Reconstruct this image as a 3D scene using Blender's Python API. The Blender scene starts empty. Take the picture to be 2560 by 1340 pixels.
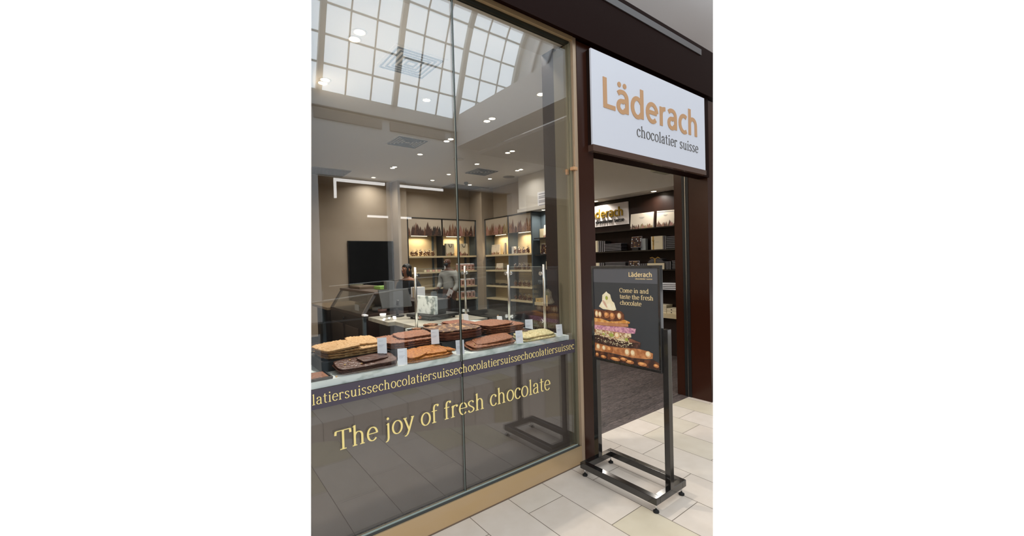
import bpy, bmesh, math, random
from mathutils import Vector, Matrix, noise
PI = math.pi
sc = bpy.context.scene
COL = sc.collection

# ------------------------------------------------------------------ camera, world, exposure
CAMP = Vector((0.0, -2.1916, 1.55))
RIGHT = Vector((0.7858283, -0.61789356, -0.02610412))
UP = Vector((0.02994948, -0.00413832, 0.99954285))
FWD = Vector((0.61771912, 0.78625086, -0.01525359))
FPX = 1034.19
cam_d = bpy.data.cameras.new('camera'); cam = bpy.data.objects.new('camera', cam_d); COL.objects.link(cam)
m = Matrix((RIGHT, UP, -FWD)).transposed().to_4x4(); m.translation = CAMP
cam.matrix_world = m
cam_d.sensor_width = 36; cam_d.lens = FPX * 36 / 2560; cam_d.clip_start = 0.02; cam_d.clip_end = 200
sc.camera = cam
sc.view_settings.view_transform = 'Standard'; sc.view_settings.look = 'None'
sc.view_settings.exposure = 0.3; sc.view_settings.gamma = 1.0; sc.view_settings.use_curve_mapping = False
world = bpy.data.worlds.new('daylight'); sc.world = world; world.use_nodes = True
bg = world.node_tree.nodes['Background']; bg.inputs[0].default_value = (1, 1, 1, 1); bg.inputs[1].default_value = 1.0
SKY_STRENGTH = 3.0        # daylight through the skylight panes
DOWN_W = 6.4              # each recessed ceiling lamp, watts
sc.cycles.max_bounces = 10; sc.cycles.transparent_max_bounces = 16
sc.cycles.caustics_reflective = False; sc.cycles.caustics_refractive = False
sc.cycles.sample_clamp_indirect = 6.0

# the stretch of the place the photograph takes in: left and right limits of what is modelled
def ray(px, py): return FWD * FPX + RIGHT * (px - 1280) + UP * (670 - py)
NL = ray(777.5, 0).cross(ray(777.5, 1340)).normalized()
if NL.dot(FWD) < 0: NL = -NL
NR = ray(1782.5, 0).cross(ray(1782.5, 1340)).normalized()
if NR.dot(FWD) < 0: NR = -NR

# ------------------------------------------------------------------ materials
def lin(h):
    h = h.lstrip('#'); o = []
    for i in (0, 2, 4):
        c = int(h[i:i+2], 16) / 255
        o.append(c / 12.92 if c <= 0.04045 else ((c + 0.055) / 1.055) ** 2.4)
    return tuple(o) + (1,)
MATS = {}
def mat(name, col, rough=.5, metal=0, spec=.5, col2=None, scale=5, detail=4, bump=0, bscale=40, coat=0, stretch=None, emit=None, es=0, lo=.35, hi=.65, kind='noise'):
    if name in MATS: return MATS[name]
    mt = bpy.data.materials.new(name); mt.use_nodes = True; MATS[name] = mt
    n = mt.node_tree.nodes; l = mt.node_tree.links; b = n['Principled BSDF']
    c = lin(col) if isinstance(col, str) else tuple(col) + (1,)
    b.inputs['Base Color'].default_value = c; b.inputs['Roughness'].default_value = rough
    b.inputs['Metallic'].default_value = metal; b.inputs['Specular IOR Level'].default_value = spec
    b.inputs['Coat Weight'].default_value = coat; b.inputs['Coat Roughness'].default_value = .05
    if emit: b.inputs['Emission Color'].default_value = lin(emit) if isinstance(emit, str) else tuple(emit) + (1,); b.inputs['Emission Strength'].default_value = es
    tc = n.new('ShaderNodeTexCoord'); mp = n.new('ShaderNodeMapping'); l.new(tc.outputs['Object'], mp.inputs[0])
    if stretch: mp.inputs['Scale'].default_value = stretch
    if col2:
        if kind == 'voronoi':
            t = n.new('ShaderNodeTexVoronoi'); t.inputs['Scale'].default_value = scale; fo = t.outputs['Distance']
        else:
            t = n.new('ShaderNodeTexNoise'); t.inputs['Scale'].default_value = scale; t.inputs['Detail'].default_value = detail; fo = t.outputs['Fac']
        l.new(mp.outputs[0], t.inputs['Vector'])
        r = n.new('ShaderNodeValToRGB'); r.color_ramp.elements[0].position = lo; r.color_ramp.elements[1].position = hi
        r.color_ramp.elements[0].color = c; r.color_ramp.elements[1].color = lin(col2) if isinstance(col2, str) else tuple(col2) + (1,)
        l.new(fo, r.inputs[0]); l.new(r.outputs[0], b.inputs['Base Color'])
    if bump:
        t2 = n.new('ShaderNodeTexNoise'); t2.inputs['Scale'].default_value = bscale; t2.inputs['Detail'].default_value = 3
        l.new(mp.outputs[0], t2.inputs['Vector'])
        bp = n.new('ShaderNodeBump'); bp.inputs['Strength'].default_value = bump; bp.inputs['Distance'].default_value = .004
        l.new(t2.outputs['Fac'], bp.inputs['Height']); l.new(bp.outputs[0], b.inputs['Normal'])
    return mt

def glass_mat(name, r0, tint=(1, 1, 1), rough=0.0):
    mt = bpy.data.materials.new(name); mt.use_nodes = True; MATS[name] = mt
    n = mt.node_tree.nodes; l = mt.node_tree.links; n.remove(n['Principled BSDF']); out = n['Material Output']
    tr = n.new('ShaderNodeBsdfTransparent'); tr.inputs[0].default_value = tuple(tint) + (1,)
    gl = n.new('ShaderNodeBsdfAnisotropic'); gl.inputs['Roughness'].default_value = rough; gl.inputs[0].default_value = (.97, .98, 1, 1)
    lw = n.new('ShaderNodeLayerWeight'); lw.inputs[0].default_value = .5
    p = n.new('ShaderNodeMath'); p.operation = 'POWER'; p.inputs[1].default_value = 5; l.new(lw.outputs['Facing'], p.inputs[0])
    q = n.new('ShaderNodeMath'); q.operation = 'MULTIPLY_ADD'; q.inputs[1].default_value = 1 - r0; q.inputs[2].default_value = r0; l.new(p.outputs[0], q.inputs[0])
    mx = n.new('ShaderNodeMixShader'); l.new(q.outputs[0], mx.inputs[0]); l.new(tr.outputs[0], mx.inputs[1]); l.new(gl.outputs[0], mx.inputs[2])
    l.new(mx.outputs[0], out.inputs[0]); return mt

def tile_floor_mat():
    mt = bpy.data.materials.new('cream_tiles'); mt.use_nodes = True
    n = mt.node_tree.nodes; l = mt.node_tree.links; b = n['Principled BSDF']
    tc = n.new('ShaderNodeTexCoord'); sp = n.new('ShaderNodeSeparateXYZ'); l.new(tc.outputs['Object'], sp.inputs[0])
    def M(op, a, bb=None, c=None):
        x = n.new('ShaderNodeMath'); x.operation = op
        for i, v in enumerate((a, bb, c)):
            if v is None: continue
            if isinstance(v, (int, float)): x.inputs[i].default_value = v
            else: l.new(v, x.inputs[i])
        return x.outputs[0]
    # columns of tiles 0.2965 wide running in y, every second one shifted
    u = M('DIVIDE', M('SUBTRACT', sp.outputs[0], 1.309), .2965)
    k = M('FLOOR', u); fu = M('SUBTRACT', u, k)
    odd = M('MODULO', M('ABSOLUTE', k), 2)
    off = M('MULTIPLY_ADD', odd, -.205, -.045)
    v = M('DIVIDE', M('SUBTRACT', sp.outputs[1], off), .603)
    kv = M('FLOOR', v); fv = M('SUBTRACT', v, kv)
    du = M('MULTIPLY', M('MINIMUM', fu, M('SUBTRACT', 1, fu)), .2965)
    dv = M('MULTIPLY', M('MINIMUM', fv, M('SUBTRACT', 1, fv)), .603)
    d = M('MINIMUM', du, dv)
    cv = n.new('ShaderNodeCombineXYZ'); l.new(k, cv.inputs[0]); l.new(kv, cv.inputs[1])
    wn = n.new('ShaderNodeTexWhiteNoise'); l.new(cv.outputs[0], wn.inputs[0])
    ra = n.new('ShaderNodeValToRGB'); e = ra.color_ramp
    e.elements[0].position = 0; e.elements[0].color = lin('cdc0b3'); e.elements[1].position = 1; e.elements[1].color = lin('c4b697')
    e.elements.new(.55).color = lin('d0c4b8'); e.elements.new(.72).color = lin('c7bcab')
    l.new(wn.outputs['Value'], ra.inputs[0])
    no = n.new('ShaderNodeTexNoise'); no.inputs['Scale'].default_value = 9; no.inputs['Detail'].default_value = 6; l.new(tc.outputs['Object'], no.inputs['Vector'])
    mx = n.new('ShaderNodeMix'); mx.data_type = 'RGBA'; mx.blend_type = 'MULTIPLY'
    rr = n.new('ShaderNodeValToRGB'); rr.color_ramp.elements[0].color = (.9, .88, .85, 1); rr.color_ramp.elements[0].position = .3; rr.color_ramp.elements[1].position = .7
    l.new(no.outputs['Fac'], rr.inputs[0]); mx.inputs[0].default_value = .7; l.new(ra.outputs[0], mx.inputs[6]); l.new(rr.outputs[0], mx.inputs[7])
    g = M('GREATER_THAN', d, .0022)
    m2 = n.new('ShaderNodeMix'); m2.data_type = 'RGBA'; l.new(g, m2.inputs[0]); m2.inputs[6].default_value = lin('6b5f52'); l.new(mx.outputs[2], m2.inputs[7])
    l.new(m2.outputs[2], b.inputs['Base Color']); b.inputs['Roughness'].default_value = .38; b.inputs['Specular IOR Level'].default_value = .35
    bp = n.new('ShaderNodeBump'); bp.inputs['Strength'].default_value = .4; bp.inputs['Distance'].default_value = .002
    l.new(g, bp.inputs['Height']); l.new(bp.outputs[0], b.inputs['Normal'])
    return mt

def wood_floor_mat():
    mt = bpy.data.materials.new('dark_planks'); mt.use_nodes = True
    n = mt.node_tree.nodes; l = mt.node_tree.links; b = n['Principled BSDF']
    tc = n.new('ShaderNodeTexCoord'); mp = n.new('ShaderNodeMapping'); mp.inputs['Scale'].default_value = (1.2, 9, 1); l.new(tc.outputs['Object'], mp.inputs[0])
    no = n.new('ShaderNodeTexNoise'); no.inputs['Scale'].default_value = 5.5; no.inputs['Detail'].default_value = 8; no.inputs['Distortion'].default_value = 2.4; no.inputs['Roughness'].default_value = .65
    l.new(mp.outputs[0], no.inputs['Vector'])
    br = n.new('ShaderNodeTexBrick'); br.inputs['Scale'].default_value = 1; br.inputs['Brick Width'].default_value = 1.6; br.inputs['Row Height'].default_value = .16
    br.inputs['Mortar Size'].default_value = .003; br.inputs[1].default_value = (.9, .9, .9, 1); br.inputs[2].default_value = (.55, .55, .55, 1); br.inputs[3].default_value = (.1, .1, .1, 1)
    l.new(tc.outputs['Object'], br.inputs['Vector'])
    r = n.new('ShaderNodeValToRGB'); r.color_ramp.elements[0].position = .38; r.color_ramp.elements[1].position = .68
    r.color_ramp.elements[0].color = lin('2b2423'); r.color_ramp.elements[1].color = lin('786a66'); l.new(no.outputs['Fac'], r.inputs[0])
    mx = n.new('ShaderNodeMix'); mx.data_type = 'RGBA'; mx.blend_type = 'MULTIPLY'; mx.inputs[0].default_value = 1
    l.new(r.outputs[0], mx.inputs[6]); l.new(br.outputs[0], mx.inputs[7]); l.new(mx.outputs[2], b.inputs['Base Color'])
    b.inputs['Roughness'].default_value = .45
    return mt

M_ = dict(
    white=mat('white_paint', 'd9d5ce', .7, bump=.05), ceil=mat('ceiling_paint', 'ebebea', .8),
    wall=mat('beige_wall', 'b8ab9a', .6, col2='ae a08e'.replace(' ', ''), scale=1.5), gold=mat('champagne_metal', 'c4a883', .34, .45, col2='c4a67c', scale=2.5, stretch=(1, 1, 4)),
    pale=mat('pale_champagne_metal', '77735f', .4, .2),
    brown=mat('brown_lacquer', '341a10', .22, .0, .28, coat=.0), brownd=mat('dark_brown_wood', '22130d', .4, 0, .3, col2='190d08', scale=6, stretch=(1, 1, .1)),
    taupe=mat('taupe_satin_panel', '7d726c', .22, .3, .6), black=mat('black_metal', '141211', .14, .0, .8, coat=.4), blackm=mat('matt_black', '101010', .5),
    steel=mat('brushed_steel', 'b9b5ad', .28, 1), chrome=mat('chrome', 'd5d5d5', .08, 1), alu=mat('anodised_strip', '8c8888', .25, .7),
    band=mat('plum_vinyl', '4b4450', .45), goldleaf=mat('gold_vinyl', 'f3dc90', .5, 0), goldsign=mat('gold_lettering', 'c2946a', .4, 0),
    panel=mat('grey_counter_panel', '4a3f39', .6), marble=mat('white_marble', 'e9f0ec', .15, col2='94a8a0', scale=11, detail=8, lo=.48, hi=.72, stretch=(1, 1, 2), bump=0),
    marble2=mat('veined_marble', 'a19d90', .3, col2='74736c', scale=7, detail=9, lo=.45, hi=.72), card=mat('white_card', 'f2f3f8', .6), ink=mat('grey_ink', '9a9aa4', .7),
    inkd=mat('dark_ink', '4a453f', .6), slate=mat('dark_slate', '14181a', .45, bump=.1), shelf=mat('cream_shelf', 'd4c4a0', .4), greyp=mat('blue_grey_post', '4a545a', .4),
    cream=mat('cream_back_panel', 'cbb995', .6), creambox=mat('cream_card_box', 'e2d6b8', .55), ribbon=mat('gold_ribbon', 'c39a4a', .3, .4), pinkbox=mat('pink_card', 'd2a79c', .55),
    stripew=mat('white_edge', 'b9b5bc', .5), green=mat('green_card', '8cb85a', .5), rub=mat('rubber', '0c0c0c', .7), greyc=mat('grey_plastic', '5b6062', .5),
    skin=mat('skin_tone', '9a6a4e', .5), skin2=mat('brown_skin', '5c3d30', .5), shirt=mat('grey_shirt', '9a9b98', .8, bump=.2), navy=mat('black_uniform', '14161a', .8), trousers=mat('dark_trousers', '15181b', .8),
    hair=mat('black_hair', '0b0908', .45), mask=mat('dark_face_mask', '20282e', .7), screen=mat('dark_screen', '07090b', .12, 0, .6), yellow=mat('caramel_light', 'b98a3a', .5),
    mall=mat('mall_wall_paint', 'c3c2c0', .7), mallw=mat('mall_white_paint', 'd2cecc', .7), malld=mat('storefront_dark', '3a3836', .3), rib=mat('rib_paint', 'b4b4b0', .6),
    posterbg=mat('poster_black', '393b3e', .3), posterband=mat('poster_grey', '56575c', .3), seam=mat('dark_seal', '10150f', .3), edge=mat('glass_edge', 'a3ada4', .25, .0, .6),
)
M_['glass'] = glass_mat('shop_window_glass', .084, (.975, .98, .975))
M_['guard'] = glass_mat('clear_guard_glass', .035, (.97, .985, .98))
M_['fascia'] = mat('fascia_brown', '1c0c08', .5, 0, .03)
M_['case'] = glass_mat('case_glass', .05, (.8, .82, .82))
M_['cello'] = glass_mat('cellophane', .12, (.9, .9, .9), .12)
M_['tiles'] = tile_floor_mat(); M_['planks'] = wood_floor_mat()
def emis(name, col, s):
    mt = bpy.data.materials.new(name); mt.use_nodes = True; n = mt.node_tree.nodes; n.remove(n['Principled BSDF'])
    e = n.new('ShaderNodeEmission'); e.inputs[0].default_value = tuple(col) + (1,); e.inputs[1].default_value = s
    mt.node_tree.links.new(e.outputs[0], n['Material Output'].inputs[0]); MATS[name] = mt; return mt
M_['sky'] = emis('skylight_pane', (.80, .91, 1), SKY_STRENGTH)
M_['lamp'] = emis('lamp_lens', (1, .86, .62), 14)
M_['strip'] = emis('light_strip', (1, .97, .93), 3.2)
M_['warm'] = emis('warm_light_strip', (1, .85, .6), 3)
mat('backlit_acrylic', 'b9bbc3', .35, emit='eceef8', es=.16); M_['acrylic'] = MATS['backlit_acrylic']
# chocolate
def choc(name, c1, c2, rough, sc_=55, bump=.6, bs=120, coat=0, lo=.35, hi=.7):
    M_[name] = mat(name, c1, rough, spec=.3, col2=c2, scale=sc_, detail=3, bump=bump, bscale=bs, coat=coat, lo=lo, hi=hi)
choc('caramel_white', 'a37a4a', 'cba673', .55, 85)
choc('dark_choc', '35190f', '5c3524', .3, 100, .6, 130, .1)
choc('milk_nut', '64341f', 'a06a45', .5, 105)
choc('milk_choc', '6a3a26', '7f4c34', .42, 30, .3)
choc('orange_nut', '8c4a16', 'c48234', .5, 95)
choc('white_pistachio', 'a99d6c', 'd6cca2', .55, 85)
choc('swirl', '4a2a1c', 'b08a5c', .42, 38, .2, 60, 0, .52, .60)
choc('pink_choc', 'b98a84', 'd8b0a8', .5, 30)
choc('clusters', '42221a', '8f6038', .5, 70, .8)
choc('nut_bits', 'd9b47c', 'a9743c', .5, 60)

# ------------------------------------------------------------------ mesh helpers
class MB:
    def __init__(s): s.bm = bmesh.new(); s.mats = []; s.cur = 0
    def m(s, mt):
        if mt not in s.mats: s.mats.append(mt)
        s.cur = s.mats.index(mt); return s
    def _tag(s, faces, smooth=False):
        for f in faces: f.material_index = s.cur; f.smooth = smooth
    def box(s, x0, x1, y0, y1, z0, z1, bev=0, M=None):
        v = [s.bm.verts.new((x, y, z)) for z in (z0, z1) for x, y in ((x0, y0), (x1, y0), (x1, y1), (x0, y1))]
        fs = [s.bm.faces.new([v[i] for i in q]) for q in ((3, 2, 1, 0), (4, 5, 6, 7), (0, 1, 5, 4), (1, 2, 6, 5), (2, 3, 7, 6), (3, 0, 4, 7))]
        s._tag(fs)
        if bev:
            es = list({e for f in fs for e in f.edges})
            r = bmesh.ops.bevel(s.bm, geom=es, offset=bev, segments=2, affect='EDGES', profile=.5)
            s._tag(r['faces']); v = list({q for f in fs if f.is_valid for q in f.verts} | set(r['verts']))
        if M is not None:
            for q in v: q.co = M @ q.co
        return s
    def poly(s, pts, flip=False):
        v = [s.bm.verts.new(p) for p in pts]
        if flip: v.reverse()
        s._tag([s.bm.faces.new(v)]); return s
    def prism(s, pts, d):
        d = Vector(d); a = [s.bm.verts.new(p) for p in pts]; b = [s.bm.verts.new(Vector(p) + d) for p in pts]
        fs = [s.bm.faces.new(a[::-1]), s.bm.faces.new(b)]
        n = len(a)
        for i in range(n): fs.append(s.bm.faces.new((a[i], a[(i+1) % n], b[(i+1) % n], b[i])))
        s._tag(fs); return s
    def tube(s, pts, r, seg=12, cap=True, r2=None):
        pts = [Vector(p) for p in pts]; rings = []
        for i, p in enumerate(pts):
            t = (pts[min(i+1, len(pts)-1)] - pts[max(i-1, 0)]).normalized()
            a = Vector((0, 0, 1)) if abs(t.z) < .9 else Vector((1, 0, 0))
            x = t.cross(a).normalized(); y = t.cross(x)
            rr = r if r2 is None else r + (r2 - r) * i / (len(pts) - 1)
            if isinstance(r, (list, tuple)): rr = r[i]
            rings.append([s.bm.verts.new(p + x * rr * math.cos(2*PI*k/seg) + y * rr * math.sin(2*PI*k/seg)) for k in range(seg)])
        fs = []
        for a, b in zip(rings, rings[1:]):
            for k in range(seg): fs.append(s.bm.faces.new((a[k], a[(k+1) % seg], b[(k+1) % seg], b[k])))
        s._tag(fs, True)
        if cap: s._tag([s.bm.faces.new(rings[0][::-1]), s.bm.faces.new(rings[-1])])
        return s
    def ell(s, c, rx, ry, rz, seg=14, rng=8, M=None):
        c = Vector(c); r = bmesh.ops.create_uvsphere(s.bm, u_segments=seg, v_segments=rng, radius=1)
        for v in r['verts']:
            p = Vector((v.co.x*rx, v.co.y*ry, v.co.z*rz))
            if M is not None: p = M @ p
            v.co = p + c
        s._tag({f for v in r['verts'] for f in v.link_faces}, True); return s
    def build(s, name, mt=None, parent=None, clip=False, loc=None, kind=None, recalc=True):
        if clip:
            for nn in (NL, NR):
                g = s.bm.verts[:] + s.bm.edges[:] + s.bm.faces[:]
                r = bmesh.ops.bisect_plane(s.bm, geom=g, plane_co=CAMP, plane_no=nn, clear_inner=True)
                es = [e for e in r['geom_cut'] if isinstance(e, bmesh.types.BMEdge) and e.is_valid]
                if es and clip != 'open':
                    try: bmesh.ops.edgeloop_fill(s.bm, edges=es)
                    except Exception: pass
        if recalc: bmesh.ops.recalc_face_normals(s.bm, faces=s.bm.faces[:])
        me = bpy.data.meshes.new(name)
        if mt is not None:
            me.materials.append(mt)
            if not s.mats:
                for f in s.bm.faces: f.material_index = 0
        for q in s.mats:
            if mt is None: me.materials.append(q)
        s.bm.to_mesh(me); s.bm.free()
        o = bpy.data.objects.new(name, me); COL.objects.link(o)
        if parent is not None: o.parent = parent
        if loc is not None: o.location = loc
        if kind: o['kind'] = kind
        return o
def box_obj(name, b, mt, parent=None, clip=False, bev=0, **k): return MB().box(*b, bev=bev).build(name, mt, parent, clip, **k)
def struct(name, b, mt, clip=True, parent=None, bev=0):
    o = box_obj(name, b, mt, parent, clip, bev)
    if parent is None: o['kind'] = 'structure'
    return o
def tag(o, label, cat, group=None):
    o['label'] = label; o['category'] = cat
    if group: o['group'] = group
    return o
def empty(name, loc, label, cat, group=None, rz=0):
    o = bpy.data.objects.new(name, None); COL.objects.link(o); o.location = loc; o.rotation_euler[2] = rz; o.empty_display_size = .05
    return tag(o, label, cat, group)
def copy_tree(o, parent=None):
    c = o.copy(); COL.objects.link(c)
    if parent is not None: c.parent = parent
    for ch in KIDS.get(o.name, [k for k in bpy.data.objects if k.parent == o]): copy_tree(ch, c)
    return c
KIDS = {}
def rel(o, root):
    for q in (o if isinstance(o, list) else [o]): q.parent = root; q.matrix_parent_inverse = Matrix.Translation(-root.location)
    return o

# ------------------------------------------------------------------ lettering: glyphs drawn as pen strokes
def E(cx, cy, rx, ry, a0, a1, n=18):
    return [(cx + rx*math.cos(math.radians(a0 + (a1-a0)*i/n)), cy + ry*math.sin(math.radians(a0 + (a1-a0)*i/n))) for i in range(n+1)]
def spl(P, n=6):
    out = []; Q = [P[0]] + P + [P[-1]]
    for i in range(1, len(Q)-2):
        for k in range(n):
            t = k/n; a, b, c, d = Q[i-1], Q[i], Q[i+1], Q[i+2]
            out.append(tuple(.5*((2*b[j]) + (-a[j]+c[j])*t + (2*a[j]-5*b[j]+4*c[j]-d[j])*t*t + (-a[j]+3*b[j]-3*c[j]+d[j])*t**3) for j in (0, 1)))
    return out + [P[-1]]
GL = {  # advance, strokes [path], serifs [(x, y, half length)], dots [(x, y)], flags [(x, y)]
 'c': (.42, [E(.23, .25, .18, .25, 48, 322)], [], [(.345, .42)], []),
 'o': (.48, [E(.24, .25, .19, .25, 0, 360, 30)], [], [], []),
 'e': (.44, [E(.23, .25, .18, .25, 2, 320), [(.06, .27), (.40, .27)]], [], [], []),
 'h': (.54, [[(.11, 0), (.11, .74)], E(.25, .33, .14, .16, 175, 0, 12) + [(.39, 0)]], [(.11, 0, .09), (.39, 0, .09)], [], [(.11, .74)]),
 'n': (.54, [[(.11, 0), (.11, .49)], E(.25, .33, .14, .16, 175, 0, 12) + [(.39, 0)]], [(.11, 0, .09), (.39, 0, .09)], [], [(.11, .49)]),
 'm': (.80, [[(.11, 0), (.11, .49)], E(.24, .33, .13, .16, 175, 0, 12) + [(.37, 0)], E(.50, .33, .13, .16, 175, 0, 12) + [(.63, 0)]], [(.11, 0, .08), (.37, 0, .08), (.63, 0, .08)], [], [(.11, .49)]),
 'r': (.40, [[(.11, 0), (.11, .49)], E(.25, .33, .14, .16, 175, 70, 10)], [(.11, 0, .10)], [(.325, .45)], [(.11, .49)]),
 'l': (.26, [[(.13, 0), (.13, .74)]], [(.13, 0, .10)], [], [(.13, .74)]),
 'i': (.26, [[(.13, 0), (.13, .49)]], [(.13, 0, .10)], [(.13, .66)], [(.13, .49)]),
 'j': (.26, [[(.14, .49), (.14, -.04)] + E(.04, -.06, .10, .14, 0, -100, 8)], [], [(.13, .66)], [(.14, .49)]),
 't': (.32, [[(.14, .64), (.14, .12)] + E(.23, .12, .09, .11, 180, 300, 8), [(.02, .48), (.29, .48)]], [], [], []),
 'f': (.32, [[(.13, 0), (.13, .58)] + E(.24, .58, .11, .15, 180, 60, 8), [(.02, .48), (.28, .48)]], [(.13, 0, .10)], [(.315, .69)], []),
 's': (.40, [spl([(.33, .41), (.27, .48), (.19, .495), (.09, .45), (.075, .37), (.14, .29), (.25, .22), (.33, .14), (.30, .05), (.20, .005), (.11, .02), (.05, .10)])], [], [], []),
 'u': (.54, [[(.12, .49), (.12, .16)] + E(.25, .16, .13, .155, 180, 350, 12), [(.40, 0), (.40, .49)]], [(.45, 0, .05)], [], [(.12, .49), (.40, .49)]),
 'a': (.45, [E(.20, .36, .13, .135, 150, 0, 10) + [(.33, .07)] + E(.39, .06, .06, .05, 180, 290, 5), E(.19, .135, .13, .13, 80, 330, 14), [(.20, .27), (.33, .30)]], [], [(.095, .40)], []),
 'd': (.52, [E(.22, .25, .16, .25, 40, 320), [(.38, 0), (.38, .74)]], [(.43, 0, .05)], [], [(.38, .74)]),
 'y': (.48, [[(.07, .49), (.25, .02)], [(.42, .49), (.25, .02), (.19, -.12), (.12, -.19), (.05, -.19)]], [(.08, .485, .08), (.41, .485, .07)], [], []),
 'T': (.60, [[(.30, 0), (.30, .68)], [(.04, .68), (.56, .68)], [(.045, .68), (.03, .54)], [(.555, .68), (.57, .54)]], [(.30, 0, .12)], [], []),
 'C': (.64, [E(.34, .345, .28, .355, 42, 318, 26), [(.56, .60), (.565, .46)]], [], [], []),
 ' ': (.26, [], [], [], []),
}
SG = {  # sans, even stroke
 'L': (.46, [[(.10, .70), (.10, .0)], [(.055, .045), (.44, .045)]], []),
 'ä': (.52, [spl([(.08, .44), (.16, .49), (.28, .495), (.36, .44), (.39, .34), (.39, .0)], 5), E(.22, .15, .135, .13, 60, 335, 16), [(.26, .285), (.39, .295)]], [(.13, .66), (.32, .66)]),
 'a': (.52, [spl([(.08, .44), (.16, .49), (.28, .495), (.36, .44), (.39, .34), (.39, .0)], 5), E(.22, .15, .135, .13, 60, 335, 16), [(.26, .285), (.39, .295)]], []),
 'd': (.58, [E(.26, .25, .185, .23, 35, 325, 20), [(.44, 0), (.44, .74)]], []),
 'e': (.54, [E(.27, .25, .195, .225, 5, 315, 20), [(.08, .26), (.455, .26)]], []),
 'r': (.36, [[(.11, 0), (.11, .50)], E(.28, .30, .17, .17, 175, 85, 8)], []),
 'c': (.45, [E(.28, .25, .20, .23, 55, 305, 20)], []),
 'h': (.56, [[(.11, 0), (.11, .74)], E(.265, .31, .155, .165, 180, 0, 12) + [(.42, 0)]], []),
}
def ribbon(out, P, wfun):
    P = [Vector((p[0], p[1])) for p in P]; L = []; R = []
    for i, p in enumerate(P):
        t = P[min(i+1, len(P)-1)] - P[max(i-1, 0)]
        if t.length < 1e-9: t = Vector((0, 1))
        t.normalize(); w = wfun(t) / 2; n = Vector((-t.y, t.x)); L.append(p + n*w); R.append(p - n*w)
    for i in range(len(P)-1): out.append([L[i], R[i], R[i+1], L[i+1]])
def disc(out, c, r, n=12): out.append([Vector((c[0] + r*math.cos(2*PI*k/n), c[1] + r*math.sin(2*PI*k/n))) for k in range(n)])
def text_polys(s, serif=True, thick=.085, thin=.032, stroke=.1, track=0):
    x = 0; out = []
    for ch in s:
        o = []
        if serif:
            adv, st, se, do, fl = GL[ch]
            for P in st: ribbon(o, P, lambda t: thin + (thick - thin) * abs(t.y) ** 1.4)
            for a, b, h in se: o.append([Vector((a-h, b-thin*.1)), Vector((a+h, b-thin*.1)), Vector((a+h*.9, b+thin)), Vector((a-h*.9, b+thin))])
            for a, b in do: disc(o, (a, b), .052)
            for a, b in fl: o.append([Vector((a-.09, b-.045)), Vector((a, b-.06)), Vector((a+thick/2, b)), Vector((a+thick/2, b+.01))])
        else:
            adv, st, do = SG[ch]
            for P in st: ribbon(o, P, lambda t: stroke * (.85 + .15 * abs(t.y)))
            for a, b in do: disc(o, (a, b), .062, 16)
        for q in o: out.append([Vector((v.x + x, v.y)) for v in q])
        x += adv + track
    return out, x - track
def text_mesh(s, name, mt, parent, origin, xdir, ydir, width, cap, serif=True, depth=.0015, each=True, **k):
    """letters on a real surface: origin = left end of the baseline, cap = capital height in metres"""
    _, W = text_polys(s, serif, **k); sx = width / W; sy = cap / .70; tr = k.get('track', 0)
    X = Vector(xdir); Y = Vector(ydir); N = X.cross(Y); O = Vector(origin); out = []; x = 0; mb = MB()
    for ch in s:
        polys, w = text_polys(ch, serif, **k)
        for i, q in enumerate(polys):
            pts = [O + X*((v.x + x)*sx) + Y*(v.y*sy) + N*(i*6e-6) for v in q]
            try: mb.prism([tuple(p) for p in pts], N*depth)
            except ValueError: pass
        x += w + tr
        if each and polys:
            out.append(mb.build(name, mt, parent)); mb = MB()
    if not each: return mb.build(name, mt, parent)
    return out

# ------------------------------------------------------------------ SETTING: mall floor, shop floor, shell
mb = MB(); mb.box(-4, 16, -2.19, 0.0, -.05, 0); mb.box(2.4, 4.6, 0.0, .21, -.05, 0)
for nn in (NL, NR):
    bmesh.ops.bisect_plane(mb.bm, geom=mb.bm.verts[:] + mb.bm.edges[:] + mb.bm.faces[:], plane_co=CAMP, plane_no=nn, clear_inner=True)
mb.box(-4, 17, -4.0, -2.19, -.05, 0); mb.box(-4, 16, -2.35, -2.19, -1.1, -.05)  # last box: added slab face giving the mirrored gap a floor-like brightness
fl = mb.build('floor', M_['tiles'], kind='structure')
mb = MB(); mb.box(0, 4.34, .21, 7.0, -.05, .002); mb.box(4.34, 6.2, .34, 7.0, -.05, .002)
mb.build('floor', M_['planks'], clip=True, kind='structure')
struct('ceiling', (-1, 5.85, .02, 6.98, 3.43, 3.5), M_['ceil'])
struct('ceiling', (5.85, 6.2, 4.90, 6.98, 3.43, 3.5), M_['ceil'])
struct('ceiling', (5.80, 6.2, .6, 4.95, 2.63, 2.70), M_['white'])
struct('wall_bulkhead', (5.85, 6.2, .6, 4.95, 2.70, 3.43), M_['white'])
struct('wall_back', (-1, 6.2, 6.965, 7.05, 0, 3.43), M_['wall'])
struct('wall_right', (6.185, 6.27, .3, 7.0, 0, 3.43), M_['wall'])
struct('baseboard_back', (-1, 4.05, 6.95, 6.965, 0, .12), M_['blackm'])
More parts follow.
